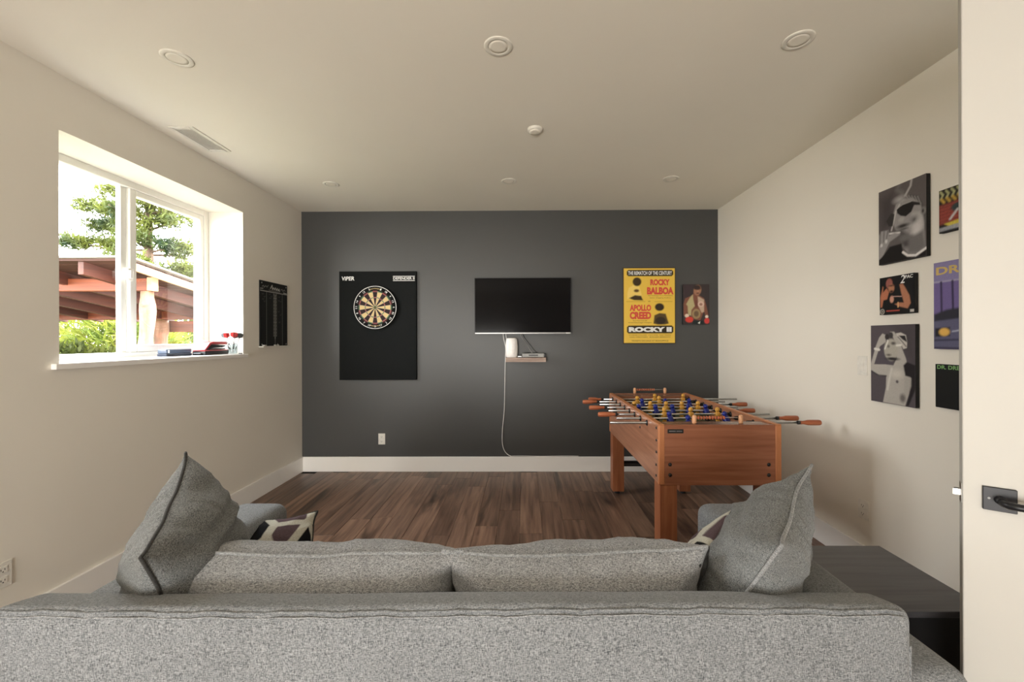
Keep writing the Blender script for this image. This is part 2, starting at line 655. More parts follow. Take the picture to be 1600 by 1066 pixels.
m_cedar_y = wood('cedar_rafter', rgb(48, 20, 12), rgb(80, 36, 20), grain=(14, 0.8, 14), rough=0.6)
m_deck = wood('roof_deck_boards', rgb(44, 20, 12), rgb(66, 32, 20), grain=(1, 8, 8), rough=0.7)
m_log = wood('peeled_log', rgb(96, 66, 50), rgb(140, 106, 84), grain=(12, 12, 1.4), rough=0.6, knots=(4, 4, 4))
m_metalroof = plain('roof_metal', rgb(150, 146, 140), 0.4, 0.6)
m_ground = Mat('grassy_ground', rgb(70, 84, 40), 0.95)
_f = m_ground.noise(m_ground.coords((3, 3, 3)), 1.0, 5)
m_ground.base(m_ground.ramp(_f, [(0.3, rgb(66, 64, 44)), (0.7, rgb(112, 106, 76))]))
m_ground = m_ground.m


def leaf_mat(name, a, b, scale=1.5):
    M = Mat(name, a, 0.6, 0, 0.3)
    f = M.noise(M.coords(), scale, 4)
    c = M.ramp(f, [(0.35, a), (0.65, b)])
    M.base(c)
    # thin leaves let some of the light through
    tr = M.node('ShaderNodeBsdfTranslucent')
    M.l.new(c, tr.inputs[0])
    mx = M.node('ShaderNodeMixShader'); mx.inputs[0].default_value = 0.35
    M.l.new(M.b.outputs[0], mx.inputs[1]); M.l.new(tr.outputs[0], mx.inputs[2])
    M.l.new(mx.outputs[0], M.n['Material Output'].inputs['Surface'])
    return M.m


m_needle = leaf_mat('pine_needles', rgb(30, 50, 30), rgb(92, 98, 36), 0.9)
m_leaf = leaf_mat('broad_leaves', rgb(66, 82, 36), rgb(120, 122, 54), 1.2)
m_bamboo = leaf_mat('bamboo_leaves', rgb(60, 80, 26), rgb(128, 132, 48), 1.8)
m_bark = wood('pine_bark', rgb(66, 52, 44), rgb(120, 98, 82), grain=(6, 6, 1.5), rough=0.9)

# ================================================================== ROOM
XL, XR, YB, YR, ZC = -2.37, 2.037, 4.40, -3.50, 2.76
WY0, WY1, WZ0, WZ1, WX = 2.096, 3.48, 1.283, 2.475, -2.66


def struct(name, label, mb, mats, smooth=False):
    o = mb.build(name, mats, None, smooth)
    return tag(o, label, None, None, 'structure')


# floor with separate planks
floor = struct('floor', 'dark brown walnut plank floor', MB().box(XL - .1, XR + .1, YR - .1, YB + .1, -0.12, -0.012), m_sub)
rnd = random.Random(11)
pw = 0.166
x = XL + 0.004
cols = 0
while x < XR - 0.01:
    x1 = min(x + pw, XR - 0.002)
    y = YR + 0.004 - rnd.random() * 1.2
    while y < YB:
        ln = rnd.uniform(0.85, 1.45)
        y0, y1 = max(y, YR + 0.002), min(y + ln, YB - 0.002)
        if y1 - y0 > 0.08:
            b = MB()
            b.box(x + 0.0006, x1 - 0.0006, y0 + 0.0006, y1 - 0.0006, -0.012, 0.0, 0.0016)
            # mesh centred on the plank so the grain differs from board to board
            cx, cy = (x + x1) / 2, (y0 + y1) / 2
            bmesh.ops.translate(b.bm, verts=b.bm.verts[:], vec=(-cx, -cy, 0))
            o = b.build('plank', m_plank, floor)
            o.location = (cx, cy, rnd.uniform(-0.0004, 0.0))
        y += ln
    x += pw

# back wall (charcoal), side walls, rear wall, ceiling
struct('wall_back', 'charcoal accent wall with the television and dartboard',
       MB().box(XL - .02, XR + .02, YB, YB + .12, -0.012, ZC + .02), m_dark)
wl = MB()
T = 0.42
wl.box(XL - T, XL, YR - .1, WY0, -0.012, ZC)
wl.box(XL - T, XL, WY1, YB, -0.012, ZC)
wl.box(XL - T, XL, WY0, WY1, -0.012, WZ0 - 0.03)
wl.box(XL - T, XL, WY0, WY1, WZ1, ZC)
struct('wall_left', 'cream side wall around the deep window recess', wl, m_wall)
wr = MB()
DY0, DY1, DZ = -0.27, 0.665, 2.46
wr.box(XR, XR + .14, DY1 + .01, YB, -0.012, ZC)
wr.box(XR, XR + .14, YR - .1, DY0, -0.012, ZC)
wr.box(XR, XR + .14, DY0, DY1 + .01, DZ, ZC)
struct('wall_right', 'cream side wall hung with canvas prints', wr, m_wall)
# wall of the hallway seen through the doorway
struct('wall_hall', 'cream hallway wall beyond the open doorway', MB().box(XR + 1.2, XR + 1.3, -1.6, 1.6, -0.012, ZC).box(XR + .14, XR + 1.2, 1.5, 1.6, -0.012, ZC).box(XR + .14, XR + 1.2, -1.6, -1.5, -0.012, ZC).box(XR, XR + 1.3, -1.6, 1.6, -0.1, -0.012).box(XR + .14, XR + 1.3, -1.6, 1.6, ZC - .2, ZC + .05), m_wall)
OX0, OX1, OZ1 = -2.22, -0.28, 1.55  # opening added and sized to suit the rear fill lamp
wb = MB()
wb.box(XL, OX0, YR - .1, YR, -0.012, ZC)
wb.box(OX1, XR, YR - .1, YR, -0.012, ZC)
wb.box(OX0, OX1, YR - .1, YR, OZ1, ZC)
struct('wall_rear', 'cream wall behind the camera with an opening added for the fill lamp', wb, m_wall)
rb = MB()  # unseen closed box, added to keep sky light out of the rear opening
rb.box(XL, XR, YR - 2.6, YR - 2.5, -0.012, ZC)
rb.box(XL - .1, XL, YR - 2.6, YR - .1, -0.012, ZC)
rb.box(XR, XR + .1, YR - 2.6, YR - .1, -0.012, ZC)
rb.box(XL - .1, XR + .1, YR - 2.6, YR - .1, -0.1, -0.012)
rb.box(XL - .1, XR + .1, YR - 2.6, YR - .1, ZC, ZC + .1)
struct('wall_sky_block', 'unseen cream walls added beyond the rear opening to block the sky', rb, m_wall)
struct('ceiling', 'flat cream ceiling', MB().box(XL - T, XR + .14, YR - .1, YB + .12, ZC, ZC + .14), m_ceil)

BH = 0.158


def baseboard(name, label, x0, x1, y0, y1):
    struct(name, label, MB().box(x0, x1, y0, y1, 0.0, BH, 0.003), m_trim)


baseboard('baseboard_back', 'white baseboard along the charcoal wall', XL + .016, XR - .016, YB - .016, YB)
baseboard('baseboard_left', 'cream baseboard under the window wall', XL, XL + .016, YR, YB)
baseboard('baseboard_right', 'cream baseboard behind the side table', XR - .016, XR, DY1 + .1, YB)
# door casing of the doorway in the right wall
cs = MB()
cs.box(XR - .014, XR, DY1 + .01, DY1 + .09, 0, DZ + .08, .002)
cs.box(XR - .014, XR, DY0 - .08, DY0, 0, DZ + .08, .002)
cs.box(XR - .014, XR, DY0, DY1 + .01, DZ, DZ + .08, .002)
struct('trim_1', 'white casing around the doorway', cs, m_trim)

# ---------------------------------------------------------------- window
win = MB()
fx0, fx1 = WX - .075, WX      # frame depth
fr = 0.045
win.box(fx0, fx1, WY0, WY0 + fr, WZ0, WZ1, .003)
win.box(fx0, fx1, WY1 - fr, WY1, WZ0, WZ1, .003)
win.box(fx0, fx1, WY0 + fr, WY1 - fr, WZ1 - fr, WZ1, .003)
win.box(fx0, fx1, WY0 + fr, WY1 - fr, WZ0, WZ0 + .035, .003)
window = struct('window_1', 'white vinyl sliding window in the deep recess', win, m_vinyl)
YM = 2.79
st = MB()
st.box(fx0 + .01, fx1 - .03, YM - .045, YM - .005, WZ0 + .035, WZ1 - fr, .003)
st.build('fixed_stile', m_vinyl, window)
sh = MB()
sy0, sy1, sz0, sz1 = YM - .002, WY1 - fr, WZ0 + .035, WZ1 - fr
w_ = 0.05
sh.box(fx0 + .02, fx1 - .008, sy0, sy0 + w_, sz0, sz1, .004)
sh.box(fx0 + .02, fx1 - .008, sy1 - .035, sy1, sz0, sz1, .004)
sh.box(fx0 + .02, fx1 - .008, sy0 + w_, sy1 - .035, sz1 - .04, sz1, .004)
sh.box(fx0 + .02, fx1 - .008, sy0 + w_, sy1 - .035, sz0, sz0 + .052, .004)
sash = sh.build('sliding_sash', m_vinyl, window)
MB().box(fx0 + .030, fx0 + .034, WY0 + fr, YM - .045, WZ0 + .035, WZ1 - fr).build('glass_pane', m_glass, window)
MB().box(fx0 + .040, fx0 + .044, sy0 + w_, sy1 - .035, sz0 + .052, sz1 - .04).build('glass_pane', m_glass, sash)
lk = MB()
lk.box(fx1 - .008, fx1 + .008, sy0 - .03, sy0 + .012, 1.80, 1.885, .006, seg=2)
lk.box(fx1 + .006, fx1 + .022, sy0 - .026, sy0 - .006, 1.815, 1.87, .005, seg=2)
lk.build('latch', m_vinyl, window)
MB().box(fx1 - .012, fx1 + .006, sy1 - .03, sy1 + .012, 1.37, 1.40, .003).build('tilt_catch', m_vinyl, window)
sl = MB()
sl.box(WX, XL, WY0 + .001, WY1 - .001, WZ0 - .029, WZ0 - .0002)
sl.box(XL + .0005, XL + .028, WY0 - .04, WY1 + .025, WZ0 - .03, WZ0, .003)
sl.build('sill', m_trim, window)

# ---------------------------------------------------------------- door, swung into the room from the right wall
ang = R(-36.2)
ex, ey = 1.263, 1.213
DW, DH, DT = 0.90, 2.44, 0.040
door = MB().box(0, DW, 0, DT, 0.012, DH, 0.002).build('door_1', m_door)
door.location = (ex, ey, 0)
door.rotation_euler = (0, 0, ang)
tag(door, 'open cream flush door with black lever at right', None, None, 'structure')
# local: x along the leaf toward the hinge, -y faces the camera
hx, hz = 0.0705, 0.95
MB().box(hx - .0325, hx + .0325, -.009, 0.0, hz - .0325, hz + .0325, .0012).build('handle_rose', m_blackm, door)
hb = MB()
hb.cyl((hx, -.009, hz), (hx, -.03, hz), 0.012, 0.0105, 18)
hb.tube([(hx, -.028, hz), (hx, -.044, hz), (hx + .008, -.054, hz), (hx + .022, -.058, hz), (hx + .06, -.058, hz), (hx + .125, -.057, hz)],
        0.0098, 14, taper=[1, 1, 1.05, 1, .92, .85])
hb.build('lever_handle', m_blackm, door, True)
MB().cyl((hx - .021, -.0105, hz + .0015), (hx - .021, -.0085, hz + .0015), .003, .003, 12).build('privacy_pin', m_greybox, door)
MB().box(-.0015, 0.0, .008, .032, hz - .028, hz + .028, .0005).build('latch_plate', m_nickel, door)
MB().prism([(-.001, .012, hz - .008), (-.018, .012, hz - .008), (-.013, .028, hz - .008), (-.001, .028, hz - .008)], (0, 0, .017)).build('latch_bolt', m_nickel, door)
for zz in (0.25, 1.22, 2.2):
    MB().cyl((DW - .002, DT + .004, zz - .045), (DW - .002, DT + .004, zz + .045), .007, .007, 10).build('hinge', m_blackm, door)

# ================================================================== CEILING FIXTURES
def ceiling_light(x, y, label):
    t = thing('ceiling_light', label, 'light', (x, y, ZC), group='round recessed ceiling lights')
    MB().lathe([(.067, 0), (.067, -.002), (.063, -.0045), (.052, -.005), (.045, -.004), (.044, -.002)], n=40).build('trim_ring', m_fixture, t)
    MB().lathe([(.0445, -.0005), (.0445, -.0035), (.03, -.003), (0, -.0025)], n=40).build('diffuser', m_ceil, t)


ceiling_light(-1.672, 1.991, 'round recessed ceiling light nearest the window wall, front row left')
ceiling_light(-.119, 1.930, 'round recessed ceiling light, front row middle, largest above the sofa centre')
ceiling_light(1.251, 1.909, 'round recessed ceiling light, front row right, near the open door')
ceiling_light(-1.689, 3.623, 'small recessed ceiling light by the charcoal wall above the dartboard side')
ceiling_light(-.132, 3.579, 'small recessed ceiling light by the charcoal wall above the television')
ceiling_light(1.245, 3.55, 'small recessed ceiling light by the charcoal wall above the poster')
t = thing('smoke_detector', 'small round ceiling detector alone in the middle of the ceiling', 'detector', (.070, 2.695, ZC))
MB().lathe([(.050, 0), (.050, -.006), (.044, -.016), (.036, -.019), (0, -.0195)], n=36).build('housing', m_fixture, t)
MB().lathe([(.037, -.0185), (.037, -.0215), (.02, -.022), (0, -.022)], n=30).build('cap', m_ceil, t)

t = thing('ceiling_vent', 'white rectangular slotted air vent in the ceiling above the window', 'vent', (-2.19, 2.80, ZC))
b = MB()
b.box(-.082, -.055, -.175, .175, -.006, 0, .002)
b.box(.055, .082, -.175, .175, -.006, 0, .002)
b.box(-.055, .055, -.175, -.145, -.006, 0, .002)
b.box(-.055, .055, .145, .175, -.006, 0, .002)
b.build('frame', m_fixture, t)
MB().box(-.0545, .056, -.146, .146, -.0015, -.0005).build('backing', plain('vent_shadow', (.6, .58, .53, 1), .8), t)
MB().box(-.0555, -.0515, -.146, .146, -.0035, -.0016).build('damper_edge', m_slot, t)
for k in range(9):
    xx = -.048 + k * .012
    b = MB()
    b.prism([(xx - .0045, -.145, -.0035), (xx + .004, -.145, -.0055), (xx + .0045, -.145, -.0045), (xx - .004, -.145, -.0022)], (0, .29, 0))
    b.build('slat', m_fixture, t)

# ================================================================== WALL PLATES
def outlet(loc, rot, label, sides='receptacle'):
    t = thing('wall_outlet' if sides == 'receptacle' else 'light_switch', label, 'outlet' if sides == 'receptacle' else 'switch', loc, rot)
    MB().box(-.036, .036, -.058, .058, 0, .005, .002, seg=2).build('cover_plate', m_plastic, t)
    if sides == 'receptacle':
        for s in (-1, 1):
            rc = MB().box(-.017, .017, s * .024 - .015, s * .024 + .015, .005, .0068, .0006).build('receptacle', m_plastic, t)
            b = MB()
            b.box(-.009, -.0065, s * .024 - .003, s * .024 + .006, .0068, .0071)
            b.box(.0055, .008, s * .024 - .003, s * .024 + .006, .0068, .0071)
            b.cyl((0, s * .024 - .008, .0068), (0, s * .024 - .008, .0071), .0028, n=10)
            b.build('slot', m_slot, rc)
    else:
        MB().box(-.0165, .0165, -.033, .033, .005, .008, .001).build('rocker', m_plastic, t)
    return t


RB, RL, RR = (R(90), 0, 0), (R(90), 0, R(90)), (R(90), 0, R(-90))
outlet((-1.52, YB, .345), RB, 'white wall outlet low on the charcoal wall under the dartboard')
outlet((XR, 2.523, .368), RR, 'cream wall outlet low on the side wall beside the foosball table')
outlet((XL, 1.86, .337), RL, 'cream wall outlet low on the window wall at the left picture edge')
outlet((XR, 2.527, 1.235), RR, 'cream rocker light switch left of the lowest canvas prints', 'switch')

# ================================================================== DARTBOARD
sur = thing('dart_surround', 'tall black foam backboard behind the dartboard', 'backboard', (-1.5475, YB, 1.546), RB)
MB().box(-.407, .407, -.572, .572, .001, .036, .003).build('panel', m_foam, sur)
text('ViPER', sur, m_white_ink, -.312, .497, .135, .042, .0365, bold=.03, shear=.1)
text('DEFENDER II', sur, m_white_ink, .277, .497, .225, .027, .0365, bold=.02)
b = MB(); b.box(.162, .392, .516, .522, .0362, .0368); b.box(.162, .392, .470, .476, .0362, .0368); b.build('rule_lines', m_white_ink, sur)

db = thing('dartboard', 'round bristle dartboard with cream and black segments and a white number ring', 'dartboard', (-1.561, YB - .0365, 1.735), RB)
MB().lathe([(0, 0.0005), (.222, 0.0005), (.2255, .004), (.2255, .032), (.2235, .036), (0, .036)], n=72).build('board', [m_foam], db)
radii = [(.0159, .099, 'sector'), (.099, .107, 'treble'), (.107, .162, 'sector'), (.162, .170, 'double')]
for k in range(20):
    a0, a1 = PI / 2 - R(9) - k * R(18), PI / 2 + R(9) - k * R(18)
    bk = k % 2 == 0
    b = MB()
    for r0, r1, kind in radii:
        mi = 0 if kind == 'sector' else 1
        n = 4
        for j in range(n):
            t0, t1 = a0 + (a1 - a0) * j / n, a0 + (a1 - a0) * (j + 1) / n
            b.poly([(r0 * math.cos(t0), r0 * math.sin(t0), .0368), (r1 * math.cos(t0), r1 * math.sin(t0), .0368),
                    (r1 * math.cos(t1), r1 * math.sin(t1), .0368), (r0 * math.cos(t1), r0 * math.sin(t1), .0368)], mi)
    b.build('segment', [m_sblack if bk else m_cream, m_sred if bk else m_sgreen], db)
b = MB()
b.lathe([(0, .0372), (.0159, .0372)], n=24, mi=0)
b.lathe([(0, .0376), (.0064, .0376)], n=16, mi=1)
b.build('bullseye', [m_sgreen, m_sred], db)
b = MB()
for rr in (.0159, .099, .107, .162, .170):
    b.tube([(rr * math.cos(2 * PI * k / 60), rr * math.sin(2 * PI * k / 60), .0376) for k in range(60)], .0006, 4, closed=True)
for k in range(20):
    a = R(9) + k * R(18)
    b.tube([(.0159 * math.cos(a), .0159 * math.sin(a), .0376), (.17 * math.cos(a), .17 * math.sin(a), .0376)], .0006, 4)
b.build('wire_spider', m_wire, db)
b = MB()
b.tube([(.221 * math.cos(2 * PI * k / 80), .221 * math.sin(2 * PI * k / 80), .0385) for k in range(80)], .0034, 8, closed=True)
b.build('number_ring', m_white_ink, db)
for k, num in enumerate([20, 1, 18, 4, 13, 6, 10, 15, 2, 17, 3, 19, 7, 16, 8, 11, 14, 9, 12, 5]):
    a = PI / 2 - k * R(18)
    if num in (20,):
        continue
    text(str(num), db, m_white_ink, .197 * math.cos(a), .197 * math.sin(a), .012 if num < 10 else .024, .021, .0385, bold=.01, rot=a - PI / 2 if math.sin(a) > -0.2 else a + PI / 2, name='number')
# cream maker's flash above and below the playing area
for sg in (1, -1):
    b = MB()
    pts = [(-.052 + .0104 * i, sg * (.196 - .010 * ((i - 5) / 5) ** 2) + (.006 if i % 2 else -.004)) for i in range(11)]
    b.tube([(p[0], p[1], .0378) for p in pts], .0028, 5)
    b.build('maker_flash', m_cream, db)
b = MB()
for s0, s1, mi in ((-.3, -.1, 0), (.12, .32, 0), (-.55, -.34, 1), (.36, .56, 1)):
    pass
for k in range(20):
    a = PI / 2 - k * R(18)
    mi = 0 if k % 2 == 0 else 1
    for j in range(3):
        t0, t1 = a - R(8) + R(16) * j / 3, a - R(8) + R(16) * (j + 1) / 3
        b.poly([(.172 * math.cos(t0), .172 * math.sin(t0), .0366), (.183 * math.cos(t0), .183 * math.sin(t0), .0366),
                (.183 * math.cos(t1), .183 * math.sin(t1), .0366), (.172 * math.cos(t1), .172 * math.sin(t1), .0366)], mi)
b.build('outer_band', [plain('band_red', rgb(64, 10, 14), .8), plain('band_green', rgb(12, 40, 18), .8)], db)

# ================================================================== TELEVISION + SHELF
tv = thing('television', 'flat black wall-mounted television with a thin silver lower edge', 'television', (-.019, YB, 1.745), RB)
MB().box(-.50, .50, -.288, .290, .045, .072, .003).build('casing', m_black, tv)
MB().box(-.497, .497, -.274, .287, .072, .0732).build('screen', m_screen, tv)
MB().box(-.50, .50, -.291, -.276, .044, .076, .002).build('lower_bezel', m_silver, tv)
b = MB(); b.box(-.504, -.4965, -.288, .293, .046, .0745, .001); b.box(.4965, .504, -.288, .293, .046, .0745, .001); b.box(-.5, .5, .287, .293, .046, .0745, .001)
b.build('bezel', m_blackm, tv)
b = MB(); b.box(-.12, .12, -.12, .12, 0, .012, .002); b.box(-.06, .06, -.09, .09, .012, .046, .004); b.build('wall_mount', m_blackm, tv)
MB().box(.447, .487, -.2865, -.2795, .076, .0766).build('maker_badge', m_white_ink, tv)

sf = thing('wall_shelf', 'small greyed wood floating shelf below the television', 'shelf', (.01, YB, 1.209), RB)
MB().box(-.208, .208, -.046, 0, 0, .125, .002).build('board', m_shelf, sf)
b = MB(); b.box(-.15, -.13, -.12, -.046, 0, .006); b.box(.13, .15, -.12, -.046, 0, .006)
b.bm.free()
rt = thing('wifi_router', 'white rounded upright wifi router on the small shelf', 'router', (-.138, YB - .075, 1.2095))
MB().lathe([(0, 0), (.050, 0), (.058, .006), (.0625, .05), (.063, .11), (.060, .165), (.055, .192), (.048, .199), (0, .200)], n=40, sx=1.0, sy=.62).build('body', m_white, rt)
MB().lathe([(.044, .1995), (.044, .2005), (0, .201)], n=30, sx=1.0, sy=.62).build('top_cap', m_plastic, rt)
mb_ = thing('media_box', 'grey flat media box with a dark front window on the small shelf', 'set-top box', (.085, YB - .07, 1.2095))
MB().box(-.112, .112, -.045, .055, .004, .042, .003).build('body', m_greybox, mb_)
MB().box(-.045, .05, -.0462, -.045, .016, .030, .0004).build('front_window', m_black, mb_)
for fx in (-.1, .08):
    MB().box(fx, fx + .02, -.04, .05, 0, .004).build('foot', m_rubber, mb_)
MB().box(.112, .128, -.04, .05, .006, .040, .002).build('side_cover', m_black, mb_)
ad = thing('cable_adapter', 'tiny silver adapter between router and media box on the shelf', 'adapter', (-.054, YB - .095, 1.2095))
MB().box(-.022, .022, -.012, .012, .004, .018, .002).build('body', m_silver, ad)
MB().box(-.018, .018, -.009, .009, 0, .004).build('base', m_black, ad)
tag(MB().tube([(-.03, YB - .10, 1.2125), (-.02, YB - .03, 1.214), (0, YB - .02, 1.25), (.03, YB - .02, 1.256), (.05, YB - .025, 1.253), (.04, YB - .022, 1.254)], .004, 6).build('plug_lead', m_black),
    'short black lead curling behind the media box on the shelf', 'cable')


def smooth_path(pts, n=6):
    P = [Vector(p) for p in pts]
    out = []
    for i in range(len(P) - 1):
        p0, p1, p2, p3 = P[max(i - 1, 0)], P[i], P[i + 1], P[min(i + 2, len(P) - 1)]
        for k in range(n):
            t = k / n
            out.append(0.5 * ((2 * p1) + (p2 - p0) * t + (2 * p0 - 5 * p1 + 4 * p2 - p3) * t * t + (3 * p1 - p0 - 3 * p2 + p3) * t ** 3))
    out.append(P[-1])
    return out


def bw(px, py, off=0.012):
    """a point on the back wall plane, off metres in front of it"""
    y = YB - off
    return ((px - 820) / 650 * y, y, 1.4 + (530 - py) / 650 * y)


tag(MB().tube(smooth_path([bw(786, 519, .03), bw(787, 529, .02), bw(790, 545, .012), bw(789.3, 566, .008), bw(788.6, 600, .006), bw(787.6, 640, .006), bw(784.6, 672, .006), bw(784.4, 692, .006), bw(787.5, 704, .008), bw(793, 710.5, .01), bw(798, 713, .014)]), .0035, 8).build('power_cord', m_white),
    'long white cord hanging from the television down to the baseboard', 'cord')
tag(MB().tube(smooth_path([bw(790, 519, .03), bw(791, 527, .016), bw(792.5, 540, .008), bw(793, 552, .006)]), .003, 8).build('power_cord', m_white),
    'short white cord running from the television behind the router', 'cord')
tag(MB().tube(smooth_path([bw(797, 713, .014), bw(815, 712.7, .01), bw(845, 713.2, .008), bw(880, 712.8, .008), bw(903, 713, .01)]), .003, 6).build('baseboard_cord', m_white),
    'thin white cord lying along the top of the back baseboard', 'cord')
tag(MB().tube(smooth_path([bw(812, 519, .03), bw(815, 527, .02), bw(823, 538, .015), bw(829, 548, .02), bw(833, 554, .03)]), .0028, 8).build('video_cable', m_greybox),
    'left of two thin dark cables dropping from the television to the media box', 'cable')
tag(MB().tube(smooth_path([bw(816, 519, .03), bw(819, 527, .02), bw(829, 540, .015), bw(836, 549, .02), bw(843, 553.5, .03)]), .0028, 8).build('video_cable', m_black),
    'right of two thin dark cables dropping from the television to the media box', 'cable')

# ================================================================== POSTER AND CANVASES
def frame_board(t, w, h, d, mat=m_canvas_edge):
    return MB().box(-w / 2, w / 2, -h / 2, h / 2, .001, d, .0012).build('canvas_frame', mat, t)


m_red_ink = plain('red_ink', rgb(206, 74, 56), .5)
m_black_ink = plain('black_ink', rgb(30, 26, 22), .5)
m_brown_ink = plain('brown_ink', rgb(104, 80, 30), .5)
po = thing('fight_poster', 'tall yellow boxing film poster with red lettering in a thin dark frame', 'poster', (1.31, YB, 1.748), RB)
PW, PH = .535, .785
MB().box(-PW / 2 - .008, PW / 2 + .008, -PH / 2 - .008, PH / 2 + .008, .001, .014, .001).build('backing_frame', plain('dark_gilt', rgb(54, 40, 14), .5), po)
A = Art(PW, PH, 96, (222, 184, 72))
A.poly([(0, 0), (1, 0), (1, 1), (0, 1)], (226, 188, 76), .02)
A.line([(.05, .445), (.42, .445)], .006, (150, 110, 30), .01)
A.line([(.6, .445), (.95, .445)], .006, (150, 110, 30), .01)
for (y0, y1) in ((.022, .105), (.768, .872)):
    r_ = .03
    A.poly([(.06 + .03, y0), (.97 - .03, y0), (.97, y0 + .02), (.97, y1 - .02), (.94, y1), (.09, y1), (.06, y1 - .02), (.06, y0 + .02)], (44, 34, 22), .014)
# plain abstract ink shapes where the artwork sits
A.poly([(.07, .33), (.10, .26), (.20, .22), (.30, .24), (.34, .33), (.37, .43), (.20, .42), (.07, .41)], (236, 204, 110), .02)
A.poly([(.10, .40), (.22, .36), (.34, .37), (.38, .43), (.20, .425)], (60, 46, 24), .02)
A.ell((.26, .18), .085, .085, (62, 46, 24), .02)
A.ell((.25, .30), .05, .03, (92, 66, 30), .02)
A.ell((.70, .52), .09, .075, (48, 36, 24), .02)
A.poly([(.58, .74), (.60, .63), (.70, .60), (.82, .61), (.88, .74), (.80, .755), (.66, .755)], (84, 66, 36), .02)
A.ell((.72, .70), .10, .07, (50, 40, 30), .02)
A.build(po, -PW / 2, PH / 2, .0145, m_gloss_print)


def pt(s, cx, cy, w, h, mat, bold=.02, shear=0):
    text(s, po, mat, (cx - .5) * PW, (.5 - cy) * PH, w * PW, h * PH, .0152, bold=bold, shear=shear)


pt('THE REMATCH OF THE CENTURY', .515, .064, .86, .052, m_white_ink, .025)
pt('ROCKY', .71, .188, .38, .084, m_red_ink, .06)
pt('BALBOA', .715, .302, .52, .10, m_red_ink, .06)
pt('The Challenger From Philadelphia', .715, .368, .49, .014, m_brown_ink, .01)
pt('Italian Slugging Stallion', .715, .398, .42, .014, m_brown_ink, .01)
pt('VS.', .5, .443, .05, .016, m_black_ink, .01)
pt('APOLLO', .325, .53, .42, .085, m_red_ink, .055)
pt('CREED', .325, .632, .42, .10, m_red_ink, .06)
pt('Four-Time Over-All', .315, .703, .27, .014, m_brown_ink, .01)
pt('World Heavyweight Champion', .315, .73, .46, .015, m_black_ink, .01)
pt('ROCKY II', .515, .82, .84, .066, m_white_ink, .07)
pt('TICKETS ON SALE AT BOXOFFICE', .51, .972, .72, .017, m_black_ink, .01)
pt('SYLVESTER STALLONE   TALIA SHIRE   BURT YOUNG', .51, .896, .82, .010, m_brown_ink)
pt('CARL WEATHERS   BURGESS MEREDITH', .51, .921, .80, .011, m_brown_ink)

# boxer canvas
bx = thing('boxer_canvas', 'small dark canvas print of a bare-chested boxer wearing belts and red gloves', 'canvas print', (1.795, YB, 1.758), RB)
CW, CH = .275, .42
frame_board(bx, CW, CH, .028)
A = Art(CW, CH, 64, (58, 50, 50), quad=(85, 630, 150, 150, 980, 980))
A.poly([(85, 150), (300, 150), (200, 400), (85, 500)], (60, 48, 52), .1)
A.poly([(100, 800), (95, 560), (130, 440), (230, 400), (300, 350), (300, 300), (420, 380), (520, 440), (560, 560), (610, 800), (560, 860), (520, 700), (440, 900), (260, 860), (210, 640), (160, 800)], (122, 78, 62), .03)
A.ell((385, 270), .145, .20, (156, 112, 88), .04, rot=.15)
A.ell((375, 215), .14, .09, (52, 40, 38), .05)
A.ell((395, 245), .10, .02, (70, 48, 42), .03)
A.ell((395, 290), .03, .02, (186, 140, 112), .03)
A.ell((390, 335), .05, .02, (90, 56, 50), .03)
A.poly([(230, 420), (290, 360), (300, 480), (330, 600), (260, 680), (250, 800), (190, 780), (180, 600), (150, 560)], (176, 164, 122), .04)
A.poly([(390, 400), (440, 420), (520, 470), (520, 560), (520, 720), (470, 740), (400, 600)], (186, 162, 140), .04)
A.ell((455, 560), .12, .11, (206, 176, 160), .03)
A.ell((455, 565), .06, .05, (150, 110, 96), .03)
A.ell((360, 760), .16, .19, (150, 128, 92), .03)
A.ell((360, 760), .09, .11, (104, 84, 64), .04)
A.poly([(330, 480), (380, 480), (390, 620), (340, 620)], (108, 66, 56), .04)
A.ell((165, 800), .08, .07, (222, 200, 180), .03)
A.ell((575, 820), .06, .06, (222, 206, 190), .03)
A.ell((215, 880), .15, .11, (196, 62, 52), .03)
A.ell((580, 905), .10, .11, (200, 64, 60), .03)
A.poly([(290, 900), (500, 900), (520, 980), (280, 980)], (22, 34, 36), .03)
A.poly([(390, 950), (440, 915), (430, 970)], (220, 220, 210), .02)
A.grain(.12)
A.build(bx, -CW / 2, CH / 2, .0285, m_print)

# six canvases on the right wall. local x runs toward the camera
def rcanvas(name, label, y0, y1, z0, z1, d=.022, group=None):
    t = thing(name, label, 'canvas print', (XR, (y0 + y1) / 2, (z0 + z1) / 2), RR, group)
    frame_board(t, y1 - y0, z1 - z0, d)
    return t, y1 - y0, z1 - z0


G = lambda v: (v, v - 3, v - 3)
t, w, h = rcanvas('portrait_canvas', 'black and white canvas of a man in sunglasses smoking, highest and largest on the wall', 2.104, 2.384, 1.812, 2.226)
A = Art(w, h, 84, (96, 90, 90), quad=(162, 545, 240, 92, 843, 772), persp=1.12)
A.poly([(162, 300), (300, 200), (300, 500), (162, 600)], (70, 64, 66), .3)
A.line([(430, 125), (420, 190), (375, 272)], .03, G(196), .04)
A.line([(330, 170), (310, 220), (350, 250)], .06, G(130), .1, .6)
A.poly([(300, 330), (340, 290), (420, 262), (480, 270), (515, 330), (545, 420), (545, 560), (500, 600)], G(84), .03)
for k in range(5):
    A.line([(380 + 24 * k, 268 + 3 * k), (420 + 20 * k, 318 + 6 * k)], .014, G(150), .02)
A.poly([(300, 345), (360, 300), (430, 290), (500, 335), (512, 400), (528, 500), (538, 690), (480, 745), (400, 750), (350, 690), (335, 610), (292, 540), (270, 470), (285, 400)], G(150), .03)
A.poly([(440, 420), (490, 420), (505, 520), (450, 600), (420, 520)], G(186), .12)
